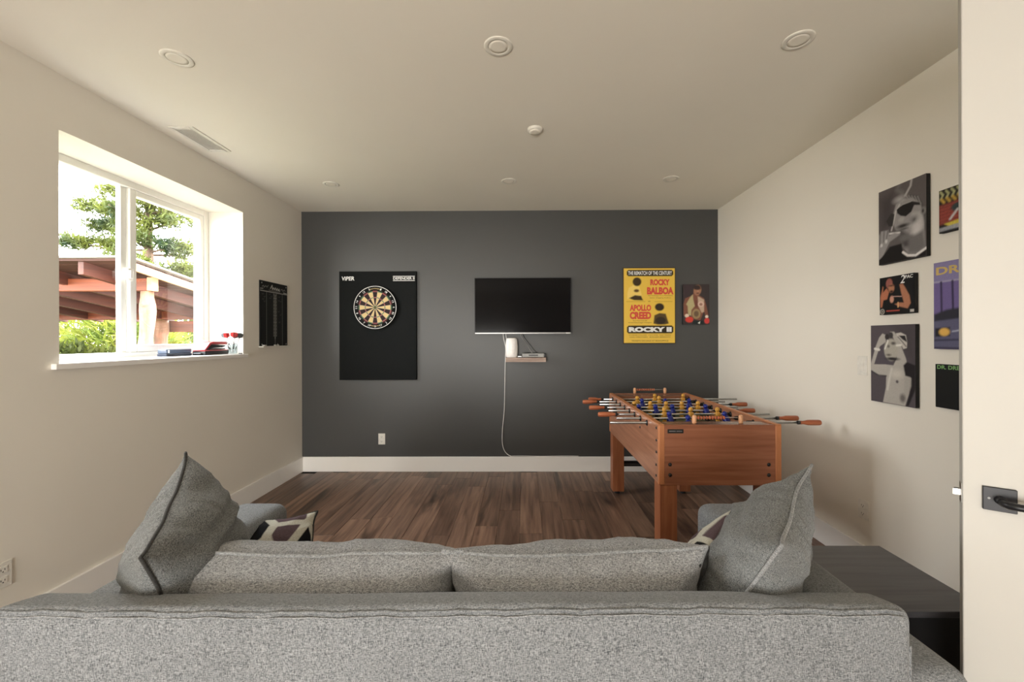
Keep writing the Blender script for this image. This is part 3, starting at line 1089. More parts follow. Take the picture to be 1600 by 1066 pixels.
A.ell((450, 470), .07, .06, G(96), .1)
A.ell((470, 560), .07, .16, G(206), .14, .3)
A.ell((330, 300), .10, .05, G(176), .1)
A.poly([(300, 560), (345, 545), (400, 590), (400, 660), (350, 680)], G(88), .08)
A.poly([(350, 640), (430, 600), (460, 640), (420, 700), (360, 700)], G(74), .1)
A.poly([(400, 620), (520, 560), (538, 690), (480, 745), (400, 745)], G(112), .08)
A.line([(330, 345), (300, 400), (285, 470), (265, 555)], .022, G(205), .03)
A.poly([(306, 385), (350, 348), (430, 318), (448, 350), (425, 405), (380, 442), (340, 436), (312, 415)], G(26), .02)
A.poly([(425, 318), (492, 330), (498, 352), (438, 350)], G(30), .02)
A.poly([(222, 480), (262, 415), (290, 420), (275, 520), (244, 522)], G(52), .02)
A.line([(310, 372), (360, 342), (430, 316)], .012, G(170), .02)
A.ell((522, 398), .05, .07, G(128), .03); A.ell((518, 400), .02, .035, G(60), .02)
A.ell((345, 468), .06, .045, G(168), .04)
A.ell((355, 520), .12, .035, G(48), .04)
A.ell((365, 545), .08, .02, G(96), .02)
A.ell((370, 620), .10, .06, G(110), .06)
A.line([(250, 582), (330, 575)], .035, G(214), .02)
A.poly([(163, 600), (180, 562), (240, 552), (246, 600), (290, 575), (335, 590), (290, 622), (250, 650), (185, 790), (163, 800)], G(150), .03)
for (a, b_) in (((175, 570), (170, 680)), ((205, 560), (200, 650)), ((235, 560), (222, 640))):
    A.line([a, b_], .012, G(60), .02)
A.ell((222, 645), .03, .04, G(205), .02); A.ell((183, 678), .03, .035, G(205), .02)
A.poly([(163, 843), (163, 800), (200, 760), (250, 690), (345, 665), (358, 745), (420, 780), (480, 770), (545, 712), (545, 772)], G(20), .03)
A.line([(358, 738), (395, 765), (460, 765), (545, 705)], .045, G(226), .02)
A.grain(.1)
A.build(t, -w / 2, h / 2, .0225, m_print)

t, w, h = rcanvas('album_canvas', 'small square dark canvas print lettered 2PAC between two tall portraits', 2.17, 2.379, 1.53, 1.738)
A = Art(w, h, 64, (14, 15, 17), quad=(100, 840, 180, 70, 948, 905), persp=1.08)
A.ell((305, 290), .10, .13, (150, 92, 84), .03)
A.ell((350, 390), .09, .11, (176, 122, 92), .04)
A.ell((350, 335), .08, .02, (80, 48, 40), .03)
A.ell((355, 455), .05, .03, (60, 34, 30), .03)
A.poly([(115, 580), (165, 350), (180, 370), (170, 480), (250, 390), (300, 470), (260, 620), (180, 640), (150, 790), (120, 790)], (178, 112, 84), .03)
A.poly([(525, 310), (600, 300), (650, 380), (740, 540), (765, 700), (700, 810), (520, 770), (420, 720), (520, 690), (620, 690), (560, 480)], (176, 120, 92), .03)
A.ell((360, 620), .06, .09, (202, 150, 130), .03)
A.line([(390, 560), (570, 560)], .02, (200, 160, 150), .015)
A.line([(495, 690), (495, 780)], .035, (220, 170, 120), .015)
A.line([(250, 865), (520, 850)], .025, (190, 84, 72), .02)
A.ell((155, 880), .07, .075, (170, 166, 158), .02); A.ell((155, 880), .045, .05, (40, 38, 36), .02); A.ell((155, 880), .02, .022, (170, 166, 158), .02)
A.poly([(750, 830), (835, 825), (835, 880), (750, 885)], (196, 192, 186), .02)
A.grain(.15)
A.build(t, -w / 2, h / 2, .0225, m_print)
text('2', t, m_white_ink, w * .185, h * .385, w * .13, h * .21, .023, bold=.01, shear=.2)
text('PAC', t, m_white_ink, w * .36, h * .43, w * .22, h * .085, .023, bold=.02, shear=.1)

t, w, h = rcanvas('portrait_canvas', 'black and white canvas of a bare-chested man with raised arms and a bandana', 2.165, 2.44, 1.037, 1.472)
A = Art(w, h, 84, (84, 78, 84), quad=(22, 552, 58, 42, 935, 1012), persp=1.12)
A.poly([(300, 58), (552, 42), (552, 500), (450, 420)], (70, 64, 68), .3)
A.poly([(22, 500), (80, 300), (120, 200), (160, 150), (205, 170), (200, 250), (130, 300), (95, 400), (60, 510), (190, 510), (290, 520), (330, 440), (330, 300), (290, 200), (250, 130), (300, 130), (350, 200), (400, 340), (440, 440), (470, 560), (500, 680), (470, 860), (430, 990), (165, 950), (200, 780), (205, 640), (120, 640), (22, 580)], (178, 174, 168), .02)
A.poly([(65, 505), (100, 395), (135, 300), (200, 262), (230, 420), (280, 450), (290, 515), (190, 505)], (86, 80, 88), .02)
A.line([(22, 585), (110, 635), (205, 645)], .02, (40, 36, 42), .03)
A.ell((262, 340), .16, .22, (176, 172, 162), .03)
A.ell((290, 265), .05, .03, (90, 86, 84), .03); A.ell((232, 300), .03, .03, (110, 106, 102), .03)
A.ell((235, 400), .05, .02, (92, 86, 84), .03)
A.ell((280, 445), .14, .03, (40, 36, 38), .03)
A.poly([(320, 150), (380, 140), (440, 170), (455, 250), (450, 320), (410, 330), (340, 200)], (196, 192, 186), .02)
A.poly([(355, 175), (430, 175), (455, 255), (400, 220)], (36, 32, 34), .02)
A.line([(345, 190), (400, 250), (440, 300)], .02, (90, 86, 86), .02)
A.line([(205, 180), (225, 240), (190, 330)], .03, (222, 220, 214), .015)
A.ell((215, 190), .05, .06, (50, 46, 48), .02); A.ell((262, 170), .05, .06, (62, 58, 60), .02)
A.line([(70, 330), (120, 340)], .05, (222, 220, 214), .02)
A.line([(330, 290), (380, 285)], .04, (222, 220, 214), .02)
A.poly([(410, 520), (450, 480), (552, 520), (552, 800), (470, 990), (440, 990), (480, 860), (500, 700), (500, 660), (430, 640)], (30, 26, 30), .03)
A.poly([(425, 660), (500, 670), (500, 760), (440, 930), (410, 900)], (170, 166, 160), .04)
A.ell((335, 710), .03, .03, (90, 84, 86), .02)
A.line([(270, 560), (240, 690), (220, 800)], .03, (214, 212, 206), .05)
A.ell((330, 620), .12, .08, (200, 196, 188), .1)
A.ell((400, 900), .06, .08, (110, 106, 104), .06)
A.grain(.1)
A.build(t, -w / 2, h / 2, .0225, m_print)

t, w, h = rcanvas('album_canvas', 'red and yellow canvas print partly hidden behind the open door, topmost there', 1.80, 2.04, 1.905, 2.112)
A = Art(w, h, 56, (34, 30, 26))
for k in range(9):
    A.line([(.03 + k * .11, .04), (.08 + k * .11, .12), (.04 + k * .11, .2)], .04, (180, 180, 130), .03)
    A.line([(.05 + k * .11, .22), (.10 + k * .11, .30)], .05, (196, 160, 70), .04)
A.poly([(0, .36), (1, .30), (1, .78), (0, .80)], (146, 66, 56), .06)
for k in range(5):
    A.line([(0, .42 + k * .08), (1, .38 + k * .08)], .012, (112, 46, 42), .02)
A.ell((.36, .48), .12, .08, (50, 66, 68), .04)
A.line([(.36, .54), (.22, .72)], .045, (196, 190, 190), .03)
A.poly([(.1, .80), (1, .72), (1, .84), (.2, .88)], (208, 190, 74), .03)
A.poly([(0, .88), (1, .82), (1, .95), (0, .97)], (156, 158, 164), .03)
A.poly([(0, .965), (1, .95), (1, 1), (0, 1)], (16, 16, 18), .02)
A.grain(.3)
A.build(t, -w / 2, h / 2, .0225, m_print)

t, w, h = rcanvas('album_canvas', 'tall purple canvas print with a car headlight, lettered DR, beside the open door', 1.77, 2.067, 1.346, 1.766)
A = Art(w, h, 64, (112, 98, 150))
A.poly([(0, 0), (1, 0), (1, .22), (0, .22)], (134, 128, 170), .02)
A.line([(0, .225), (1, .225)], .02, (176, 172, 196), .02)
for xx in (.12, .30, .52, .74):
    A.line([(xx, .23), (xx + .01, .62)], .03, (44, 36, 66), .02)
A.poly([(0, .60), (.2, .55), (.5, .53), (1, .50), (1, 1), (0, 1)], (44, 44, 56), .04)
A.poly([(0, .68), (.3, .66), (1, .62), (1, .98), (0, .98)], (92, 92, 120), .03)
A.poly([(.02, .76), (.26, .75), (.26, .85), (.02, .86)], (32, 30, 40), .03)
A.ell((.17, .805), .085, .065, (226, 180, 92), .03)
A.line([(.3, .80), (.9, .73)], .02, (176, 180, 200), .02)
A.line([(0, .90), (1, .88)], .03, (60, 60, 84), .02)
A.grain(.1)
A.build(t, -w / 2, h / 2, .0225, m_print)
text('DR', t, plain('gold_ink', rgb(206, 178, 104), .5), -w * .27, h * .40, w * .38, h * .09, .023, bold=.03)
MB().box(.016, .06, .125, .176, .0228, .0232).build('sticker', m_white_ink, t)

t, w, h = rcanvas('album_canvas', 'small square black canvas with green DR. DRE lettering, lowest beside the door', 1.84, 2.06, 1.062, 1.272)
A = Art(w, h, 40, (15, 17, 17))
A.build(t, -w / 2, h / 2, .0225, m_print)
text('DR. DRE', t, plain('green_ink', rgb(120, 168, 104), .5), -w * .22, h * .435, w * .48, h * .09, .023, bold=.03)

# ================================================================== CHALK SCOREBOARD
sb = thing('dart_scoreboard', 'black chalk dart scoreboard with white number column on the window wall', 'scoreboard', (XL, 3.90, 1.64), RL)
SW, SH = .425, .592
MB().box(-SW / 2, SW / 2, -SH / 2, SH / 2, .001, .010, .001).build('board', m_canvas_edge, sb)
A = Art(SW, SH, 100, (24, 25, 26))
A.ell((.5, .5), .4, .5, (34, 36, 36), .6)
A.line([(0, .155), (1, .155)], .012, (190, 190, 186), .01)
A.line([(.0, .125), (.1, .12)], .02, (150, 150, 146), .01)
for xx, c in ((.22, 130), (.80, 130)):
    A.line([(xx, .16), (xx, 1)], .010, (c, c + 6, c), .01)
A.line([(.475, .17), (.475, .85)], .008, (176, 176, 170), .01)
A.line([(.575, .17), (.575, .85)], .008, (176, 176, 170), .01)
A.line([(.525, .86), (.525, 1)], .010, (160, 160, 156), .01)
for k in range(13):
    yy = .19 + k * .0545
    A.line([(.475, yy), (.575, yy)], .008, (176, 176, 170), .008)
    A.line([(.525, yy + .018), (.525, yy + .036)], .028, (150, 150, 146), .015)
A.line([(.36, .10), (.42, .045), (.43, .11), (.47, .08), (.50, .11), (.54, .075), (.57, .115), (.61, .08), (.64, .115), (.68, .085), (.70, .12)], .02, (196, 196, 190), .012)
A.line([(.07, .09), (.12, .075), (.14, .10), (.19, .07), (.24, .09), (.28, .06)], .012, (150, 150, 146), .012)
A.line([(.75, .09), (.80, .08), (.83, .11), (.88, .08), (.92, .10)], .012, (150, 150, 146), .012)
A.line([(.30, .13), (.70, .14)], .012, (120, 120, 116), .015)
A.line([(.85, .135), (.97, .14)], .022, (170, 170, 166), .01)
for (xx, yy) in ((.06, .2), (.12, .24), (.07, .28), (.12, .31), (.3, .19), (.36, .22), (.32, .25), (.65, .21), (.63, .27), (.7, .28), (.63, .45), (.7, .5), (.66, .62)):
    A.line([(xx, yy), (xx + .04, yy + .008), (xx + .06, yy - .008)], .010, (96, 96, 94), .012, .8)
for (xx, yy) in ((.06, .035), (.95, .035), (.06, .975), (.62, .975), (.95, .975)):
    A.ell((xx, yy), .014, .014, (200, 200, 196), .01)
A.build(sb, -SW / 2, SH / 2, .0105, m_print)
MB().box(-SW / 2 - .01, SW / 2 + .005, -SH / 2 - .012, -SH / 2 - .001, .001, .045, .002).build('chalk_ledge', m_plastic, sb)
for yy, ln, lab in ((3.70, .05, 'white chalk stick on the left end of the scoreboard ledge'), (3.87, .03, 'short chalk stub in the middle of the scoreboard ledge'), (3.92, .02, 'smallest chalk stub near the middle of the scoreboard ledge')):
    tag(MB().cyl((XL + .026, yy, 1.3497), (XL + .026, yy + ln, 1.3497), .0052, n=10).build('chalk_stick', m_white_ink), lab, 'chalk', 'chalk pieces on the scoreboard ledge')

# ================================================================== THINGS ON THE SILL
ZS = WZ0 + .0005
t = thing('plastic_case', 'low dark box in clear wrap lying on the sill', 'box', (-2.55, 3.010, ZS), (0, 0, R(0)))
MB().box(-.035, .035, -.112, .112, 0, .020, .003).build('base', plain('slate_plastic', rgb(48, 56, 74), .3), t)
MB().box(-.034, .034, -.111, .111, .0205, .052, .005).build('lid', plain('blue_grey_film', rgb(84, 94, 112), .18), t)
MB().box(-.0352, .0352, -.10, -.088, .026, .046).build('sticker', m_white_ink, t)

m_red_case = plain('red_case_shell', rgb(176, 58, 62), .35)
t = thing('dart_case', 'red and black hinged case gaping open on the sill beside the dart cup', 'case', (-2.50, 3.30, ZS), (0, 0, R(4)))
prof = [(-.15, .0), (.13, .0), (.14, .028), (.13, .034), (-.145, .030)]
MB().prism([(-.045, p[0], p[1]) for p in prof], (.09, 0, 0)).build('lower_shell', m_black, t)
MB().box(-.047, .047, -.148, .138, .030, .038, .003).build('lower_rim', m_red_case, t)
MB().box(-.038, .038, -.08, .11, .039, .05, .004).build('inner_tray', m_black, t)
up = [(-.15, .040), (-.135, .040), (-.07, .086), (.11, .078), (.13, .094), (.11, .103), (-.05, .104), (-.09, .094)]
MB().prism([(-.045, p[0], p[1]) for p in up], (.09, 0, 0)).build('upper_shell', m_red_case, t)
MB().prism([(-.040, p[0], p[1]) for p in [(-.115, .046), (-.06, .082), (.105, .074), (.10, .064), (.06, .054), (-.04, .053)]], (.08, 0, 0)).build('inner_pocket', m_black, t)
MB().box(-.03, .03, -.17, -.152, 0, .018, .004).build('hinge_clip', m_black, t)
MB().cyl((0, .112, .1), (0, .122, .112), .004, .002, 8).build('zip_pull', m_nickel, t)

CX, CY = -2.408, 3.405
t = thing('glass_cup', 'clear glass tumbler holding darts at the end of the sill', 'cup', (CX, CY, ZS))
MB().lathe([(0, 0), (.030, 0), (.033, .004), (.036, .085), (.0345, .085), (.0315, .008), (0, .006)], n=32).build('body', glass_mat('tumbler_glass', (.84, .88, .89, 1)), t)
MB().lathe([(.0355, .083), (.0365, .0845), (.0355, .0865), (.0345, .0845), (.0355, .083)], n=32).build('rim', glass_mat('rim_glass', (.75, .78, .78, 1)), t)
m_fl_red = plain('flight_red', rgb(196, 60, 60), .4)
m_fl_grey = plain('flight_grey', rgb(120, 132, 138), .4)
m_fl_dark = plain('flight_dark', rgb(50, 56, 60), .4)
darts = [(-.016, -.012, -.20, -.22, m_fl_grey, 'grey'), (-.004, -.018, -.04, -.30, m_fl_red, 'red'), (.010, -.006, .06, -.05, m_fl_red, 'red'), (.004, .010, .02, .10, m_fl_red, 'red'),
         (.012, .014, .15, .28, m_fl_dark, 'dark'), (-.012, .014, -.1, .34, m_fl_dark, 'dark')]
dl = ['dart with grey flight leaning left in the glass tumbler', 'red-flighted dart leaning toward the room centre in the tumbler', 'red-flighted dart upright at the front of the tumbler', 'red-flighted dart upright at the back of the tumbler', 'dark-flighted dart leaning right at the front of the tumbler', 'dark-flighted dart leaning furthest right in the tumbler']
for i, (dx, dy, tx, ty, fm, cn) in enumerate(darts):
    t = thing('dart', dl[i], 'dart', (CX + dx * .6, CY + dy * .6, ZS + .008), (-ty, tx, 0), 'darts in the tumbler')
    MB().cyl((0, 0, 0), (0, 0, .03), .0006, .0012, 6).build('point', m_steel, t)
    MB().lathe([(.0015, .03), (.0035, .034), (.0035, .078), (.002, .082)], n=10).build('barrel', m_slot if i % 2 else m_steel, t)
    MB().cyl((0, 0, .08), (0, 0, .135), .002, .002, 6).build('shaft', m_steel if fm is m_fl_grey else m_black, t)
    b = MB()
    for q in range(2):
        c_, s_ = math.cos(q * PI / 2 + .6), math.sin(q * PI / 2 + .6)
        w2 = .020
        P = [(0, .128), (w2, .142), (w2, .168), (0, .174), (-w2, .168), (-w2, .142)]
        nrm = Vector((-s_, c_, 0)) * .0004
        b.prism([(p[0] * c_ - nrm.x, p[0] * s_ - nrm.y, p[1]) for p in P], nrm * 2)
    b.build('flight', fm, t)
tag(MB().box(-.012, .012, -.008, .008, 0, .007, .002).build('chalk_clip', m_black), 'tiny black clip on the sill corner beside the tumbler', 'clip')
C.objects['chalk_clip'].location = (-2.375, 3.452, ZS)

# ================================================================== FOOSBALL TABLE
FX0, FX1, FY0, FY1, FZ0, FZ1 = .783, 1.486, 2.434, 3.846, .548, .900
FC = (FX0 + FX1) / 2
ft = thing('foosball_table', 'cherry wood foosball table with steel rods standing by the right wall', 'foosball table', (0, 0, 0))
for sx, (a, b_) in ((-1, (FX0 - .002, FX0 + .028)), (1, (FX1 - .028, FX1 + .002))):
    sp_ = MB().box(a, b_, FY0 + .02, FY1 - .02, FZ0, FZ1 - .006, .001).build('side_panel', m_cab_y, ft)
    MB().box(a - .001, b_ + .001, FY0 - .004, FY1 + .004, FZ1 - .0065, FZ1, .002).build('top_edge', m_edge, sp_)
    for yy in ((FY0 - .004, FY0 + .021), (FY1 - .021, FY1 + .004)):
        MB().box(a - .002, b_ + .002, yy[0], yy[1], FZ0, FZ1 - .0065, .004, seg=2).build('corner_strip', m_edge, sp_)
for yy in ((FY0, FY0 + .022), (FY1 - .022, FY1)):
    MB().box(FX0 + .030, FX1 - .030, yy[0], yy[1], FZ0 - .004, FZ1 - .004, .001).build('end_panel', m_cab_x, ft)
m_ledge = wood('ledge_laminate', rgb(120, 84, 66), rgb(146, 106, 84), grain=(1.5, 30, 30), rough=0.25)
for yy in ((FY0 + .0225, FY0 + .125), (FY1 - .125, FY1 - .0225)):
    MB().box(FX0 + .029, FX1 - .029, yy[0], yy[1], FZ1 - .022, FZ1 - .008, .001).build('end_ledge', m_ledge, ft)
for yy in ((FY0 + .110, FY0 + .1255), (FY1 - .1255, FY1 - .110)):
    MB().box(FX0 + .029, FX1 - .029, yy[0], yy[1], .79, FZ1 - .0225).build('goal_wall', m_cab_x, ft)
gy = FY1 - .1255
b = MB()
pts = []
for k in range(24):
    a = 2 * PI * k / 24
    pts.append((FC + .09 * math.copysign(abs(math.cos(a)) ** .6, math.cos(a)), gy - .001, .845 + .022 * math.copysign(abs(math.sin(a)) ** .6, math.sin(a))))
b.prism(pts, (0, .001, 0)); b.build('goal_mouth', m_slot, ft)
fld = MB().box(FX0 + .029, FX1 - .029, FY0 + .126, FY1 - .126, .775, .788).build('playfield', m_field, ft)
b = MB()
b.box(FX0 + .05, FX1 - .05, (FY0 + FY1) / 2 - .003, (FY0 + FY1) / 2 + .003, .788, .7885)
for s in (FY0 + .32, FY1 - .32):
    b.box(FC - .16, FC + .16, s - .003, s + .003, .788, .7885)
b.tube([(FC + .09 * math.cos(2 * PI * k / 40), (FY0 + FY1) / 2 + .09 * math.sin(2 * PI * k / 40), .7885) for k in range(40)], .002, 4, closed=True)
b.build('field_line', m_fieldline, fld)
MB().box(FX0 + .029, FX1 - .029, FY0 + .022, FY1 - .022, FZ0 + .02, FZ0 + .032).build('cabinet_floor', m_cab_x, ft)
for lx in (FX0 + .003, FX1 - .105):
    for ly in (FY0 + .004, FY1 - .106):
        lg = MB().box(lx, lx + .102, ly, ly + .102, .028, FZ0 + .019 if False else FZ0 - .0045, .003).build('leg', m_cab_z, ft)
        MB().lathe([(0, 0), (.022, 0), (.024, .006), (.012, .012), (.008, .028), (0, .028)], origin=(lx + .051, ly + .051, 0.0), n=16).build('leveling_foot', m_rubber, lg)
MB().box(FX0 + .106, FX1 - .106, FY1 - .075, FY1 - .045, .245, .29, .003).build('stretcher', m_black, ft)
b = MB().box(FX0 + .106, FX1 - .106, FY1 - .078, FY1 - .0755, .264, .268).build('stretcher_trim', m_silver, ft)
for (x_, z_) in ((FX0 + .062, .604), (FX0 + .062, .665), (FX1 - .068, .604), (FX1 - .068, .665)):
    MB().lathe([(0, .006), (.006, .0055), (.0105, .002), (.011, 0)], origin=(x_, FY0, z_), axis=(0, -1, 0), n=16).build('bolt', m_black, ft)
for y_, z_ in ((FY0 + .045, .87), (FY0 + .045, .797), (FY0 + .045, .727), (FY0 + .05, .65), (FY0 + .05, .586), (2.83, .80)):
    MB().lathe([(0, .005), (.006, .0045), (.0085, .001), (.009, 0)], origin=(FX0 - .002, y_, z_), axis=(-1, 0, 0), n=12).build('bolt', m_black, ft)
# ball return cup on the left side
b = MB()
pts = [(FX0 - .003, 3.60 + .062 * math.cos(2 * PI * k / 24), .775 + .045 * math.sin(2 * PI * k / 24)) for k in range(24)]
b.prism(pts, (-.006, 0, 0)); b.build('ball_return', m_black, ft)
bd = MB().box(FX0 + .047, FX0 + .140, FY0 - .003, FY0, .848, .872, .0012).build('badge', m_black, ft)
b = MB(); b.box(FX0 + .056, FX0 + .094, FY0 - .0036, FY0 - .003, .857, .864); b.box(FX0 + .098, FX0 + .132, FY0 - .0036, FY0 - .003, .857, .864); b.build('badge_lettering', m_silver, bd)

ZR = .862


def player_mesh(name, body, boot):
    """moulded foosball figure, rod through the chest at the local origin"""
    b = MB()
    b.sphere((0, 0, .031), .0150, 1, 1.0, 1.12, 12, 8, 0)
    b.lathe([(.006, .012), (.0075, .02), (.0065, .024)], n=10, mi=0)
    # torso with shoulders, tapering to the waist; arms held to the sides
    prof = [(-.034, .011, .009), (-.024, .0125, .0105), (-.008, .0155, .0125), (.006, .0175, .012), (.013, .0150, .010), (.017, .007, .006)]
    rings = []
    for z_, hw, hd in prof:
        rings.append([b.bm.verts.new((hw * math.copysign(abs(math.cos(2 * PI * k / 12)) ** .6, math.cos(2 * PI * k / 12)), hd * math.copysign(abs(math.sin(2 * PI * k / 12)) ** .7, math.sin(2 * PI * k / 12)), z_)) for k in range(12)])
    for r0, r1 in zip(rings, rings[1:]):
        for k in range(12):
            f = b.bm.faces.new((r0[k], r0[(k + 1) % 12], r1[(k + 1) % 12], r1[k])); f.smooth = True; f.material_index = 0
    b.box(-.011, .011, -.007, .008, -.058, -.033, .003, 1)
    b.box(-.012, .012, -.012, .014, -.070, -.057, .003, 1)
    for s in (-1, 1):
        b.tube([(s * .0165, 0, .008), (s * .0195, -.001, -.008), (s * .0165, -.003, -.022)], .0042, 6, 0)
    bmesh.ops.scale(b.bm, verts=b.bm.verts[:], vec=(1.12, 1.12, 1.05))
    return b.build(name, [body, boot])


proto = {'y': player_mesh('foosball_player', m_yellow, m_yellow), 'b': player_mesh('foosball_player', m_blue, m_bluehead)}
used_p = {'y': False, 'b': False}


def X_at(px, y): return (px - 820) / 650 * y


rods = [  # y, handle side, handle start X, handle end X, free end X, team, player pixels, tilt
    (2.670, 1, 1.750, 1.885, .544, 'b', [1075], 25),
    (2.818, 1, 1.704, 1.838, .618, 'b', [1046, 1132.5], 35),
    (2.966, -1, .643, .520, 1.731, 'y', [1037, 1078, 1119.5], -6),
    (3.114, 1, 1.585, 1.710, .623, 'b', [998, 1024, 1050, 1075, 1102], 20),
    (3.262, -1, .622, .502, 1.66, 'y', [990, 1015, 1039.5, 1064, 1089], 4),
    (3.410, 1, 1.684, 1.810, .610, 'b', [1003, 1039, 1076], 18),
    (3.558, -1, .613, .493, 1.70, 'y', [995, 1029], -4),
    (3.706, -1, .678, .564, 1.876, 'y', [1022, 1066], 5)]
for y_, side, h0, h1, free, team, ps, tilt in rods:
    rod = bpy.data.objects.new('rod', None)
    rod.empty_display_size = .02
    C.objects.link(rod); rod.parent = ft
    rod.location = (0, y_, ZR)
    bpy.data.objects.remove(rod)
    b = MB(); b.cyl((min(free, h0), 0, 0), (max(free, h0), 0, 0), .0078, n=12)
    rod = b.build('rod', m_steel, ft); rod.location = (0, y_, ZR)
    s = 1 if h1 > h0 else -1
    L = abs(h1 - h0)
    MB().lathe([(0, 0), (.011, 0), (.012, .006), (.0105, .02), (.0125, .034), (.0165, .05), (.0175, .07), (.0175, L - .012), (.0155, L - .003), (.010, L), (0, L)], origin=(h0, 0, 0), axis=(s, 0, 0), n=14).build('handle', m_handle, rod)
    MB().cyl((h0 - s * .012, 0, 0), (h0 + s * .002, 0, 0), .012, .0125, 12).build('handle_collar', m_black, rod)
    for xx, d in ((FX0 - .002, -1), (FX0 + .028, 1), (FX1 - .028, -1), (FX1 + .002, 1)):
        MB().lathe([(.0075, 0), (.019, 0), (.019, .003), (.013, .008), (.0085, .009), (.0075, 0)], origin=(xx, 0, 0), axis=(d, 0, 0), n=14).build('bearing', m_black, rod)
    for xx in (FX0 + .040, FX1 - .070):
        MB().cyl((xx, 0, 0), (xx + .028, 0, 0), .0135, n=12).build('bumper', m_rubber, rod)
    for p in ps:
        if not used_p[team]:
            o = proto[team]; used_p[team] = True
        else:
            o = proto[team].copy(); C.objects.link(o)
        o.parent = rod
        o.location = (X_at(p, y_), 0, 0)
        o.rotation_euler = (R(tilt), 0, PI if team == 'b' else 0)
for yy, nb in ((FY0 + .055, 10), (FY1 - .015, 10)):
    rk = bpy.data.objects.new('score_rack', None)
    bpy.data.objects.remove(rk)
    xa, xb = FC - .126, FC + .150
    z0 = FZ1 - .008 if yy < 3 else FZ1 - .004
    rk = MB().cyl((xa, yy, z0 + .036), (xb, yy, z0 + .036), .0022, n=8).build('score_wire', m_steel, ft)
    for xx in (xa, xb):
        MB().lathe([(0, 0), (.011, 0), (.0125, .008), (.0135, .034), (.012, .046), (.007, .052), (0, .053)], origin=(xx, yy, z0), n=16).build('score_post', m_post, rk)
    for k in range(nb):
        MB().lathe([(.002, -.0065), (.008, -.005), (.0115, 0), (.008, .005), (.002, .0065)], origin=(xa + .024 + k * .0168, yy, z0 + .036), axis=(1, 0, 0), n=12).build('score_bead', m_bead, rk)

# ================================================================== SIDE TABLE
st_ = thing('side_table', 'low black stained wooden side table beside the sofa arm', 'side table', (1.345, 1.6335, 0))
hw, hd, hh = .222, .2235, .48
MB().box(-hw, hw, -hd, hd, hh - .022, hh, .0015).build('table_top', m_sidetable, st_)
m_stk = plain('black_lacquer', (.008, .008, .009, 1), .45)
MB().box(-hw + .004, -hw + .022, -hd + .004, hd - .004, .03, hh - .0225, .001).build('side_panel', m_stk, st_)
MB().box(hw - .022, hw - .004, -hd + .004, hd - .004, .03, hh - .0225, .001).build('side_panel', m_stk, st_)
MB().box(-hw + .0225, hw - .0225, hd - .018, hd - .006, .03, hh - .0225, .001).build('back_panel', m_stk, st_)
MB().box(-hw + .0225, hw - .0225, -hd + .004, hd - .0185, .03, .048, .001).build('bottom_panel', m_stk, st_)
MB().box(-hw + .0225, hw - .0225, -hd + .006, -hd + .022, .05, .25, .001).build('drawer_front', m_stk, st_)
MB().box(-hw + .0225, hw - .0225, -hd + .006, -hd + .022, .255, hh - .024, .001).build('drawer_front', m_stk, st_)
for lx in (-1, 1):
    for ly in (-1, 1):
        MB().box(lx * (hw - .04) - .018, lx * (hw - .04) + .018, ly * (hd - .04) - .018, ly * (hd - .04) + .018, 0, .0295, .001).build('leg', m_stk, st_)

# ================================================================== SOFA
so = thing('sofa', 'long grey tweed sofa seen from behind, nearest thing in the room', 'sofa', (0, 0, 0))
SX0, SX1 = -1.325, .934
SB = 1.000


def back_fn(p):
    # slightly uneven upholstery: top dips between the ends
    if p.z > .6:
        p = p.copy()
        p.z += .005 * math.sin(p.x * 2.3 + .4) * (p.z - .6) / .14
        p.z -= .26 * max(0, p.y - 1.02) * (p.z - .6) / .14
    return p


softbox(SX0, SX1, SB, 1.140, .10, .745, .036, .045, puff=(0, .006, .006), wob=.0035, wscale=3.0, seed=3, fn=back_fn, segs=5).build('backrest', m_sofa, so)


def seam_pts(z, y, n=60):
    out = []
    for k in range(n + 1):
        xx = SX0 + .03 + (SX1 - SX0 - .06) * k / n
        zz = z + .006 * math.sin(xx * 2.3 + .4) + .0015 * math.sin(xx * 31) + .001 * math.sin(xx * 73 + 1)
        out.append((xx, y + .0012 * math.sin(xx * 47), zz))
    return out


MB().tube(seam_pts(.7375, SB + .010), .0032, 6).build('seam_welt', m_sofa, so)
MB().tube(seam_pts(.7290, SB + .0035), .0016, 5).build('seam_stitch', m_cush, so)
MB().tube([(SX1 - .010, SB + .010, z_) for z_ in [.12 + .06 * k for k in range(10)]], .0042, 6).build('seam_welt', m_sofa, so)
# arms: lower than the back, run forward and finish in a rounded front
AY1 = 2.10


def arm_fn(side):
    def f(p):
        p = p.copy()
        k = max(0, (p.y - 1.55) / .55)
        c = (1.0 if side > 0 else -1.34)
        p.x = c + (p.x - c) * (1 + .22 * k * (1 if p.z > .3 else .4))
        return p
    return f


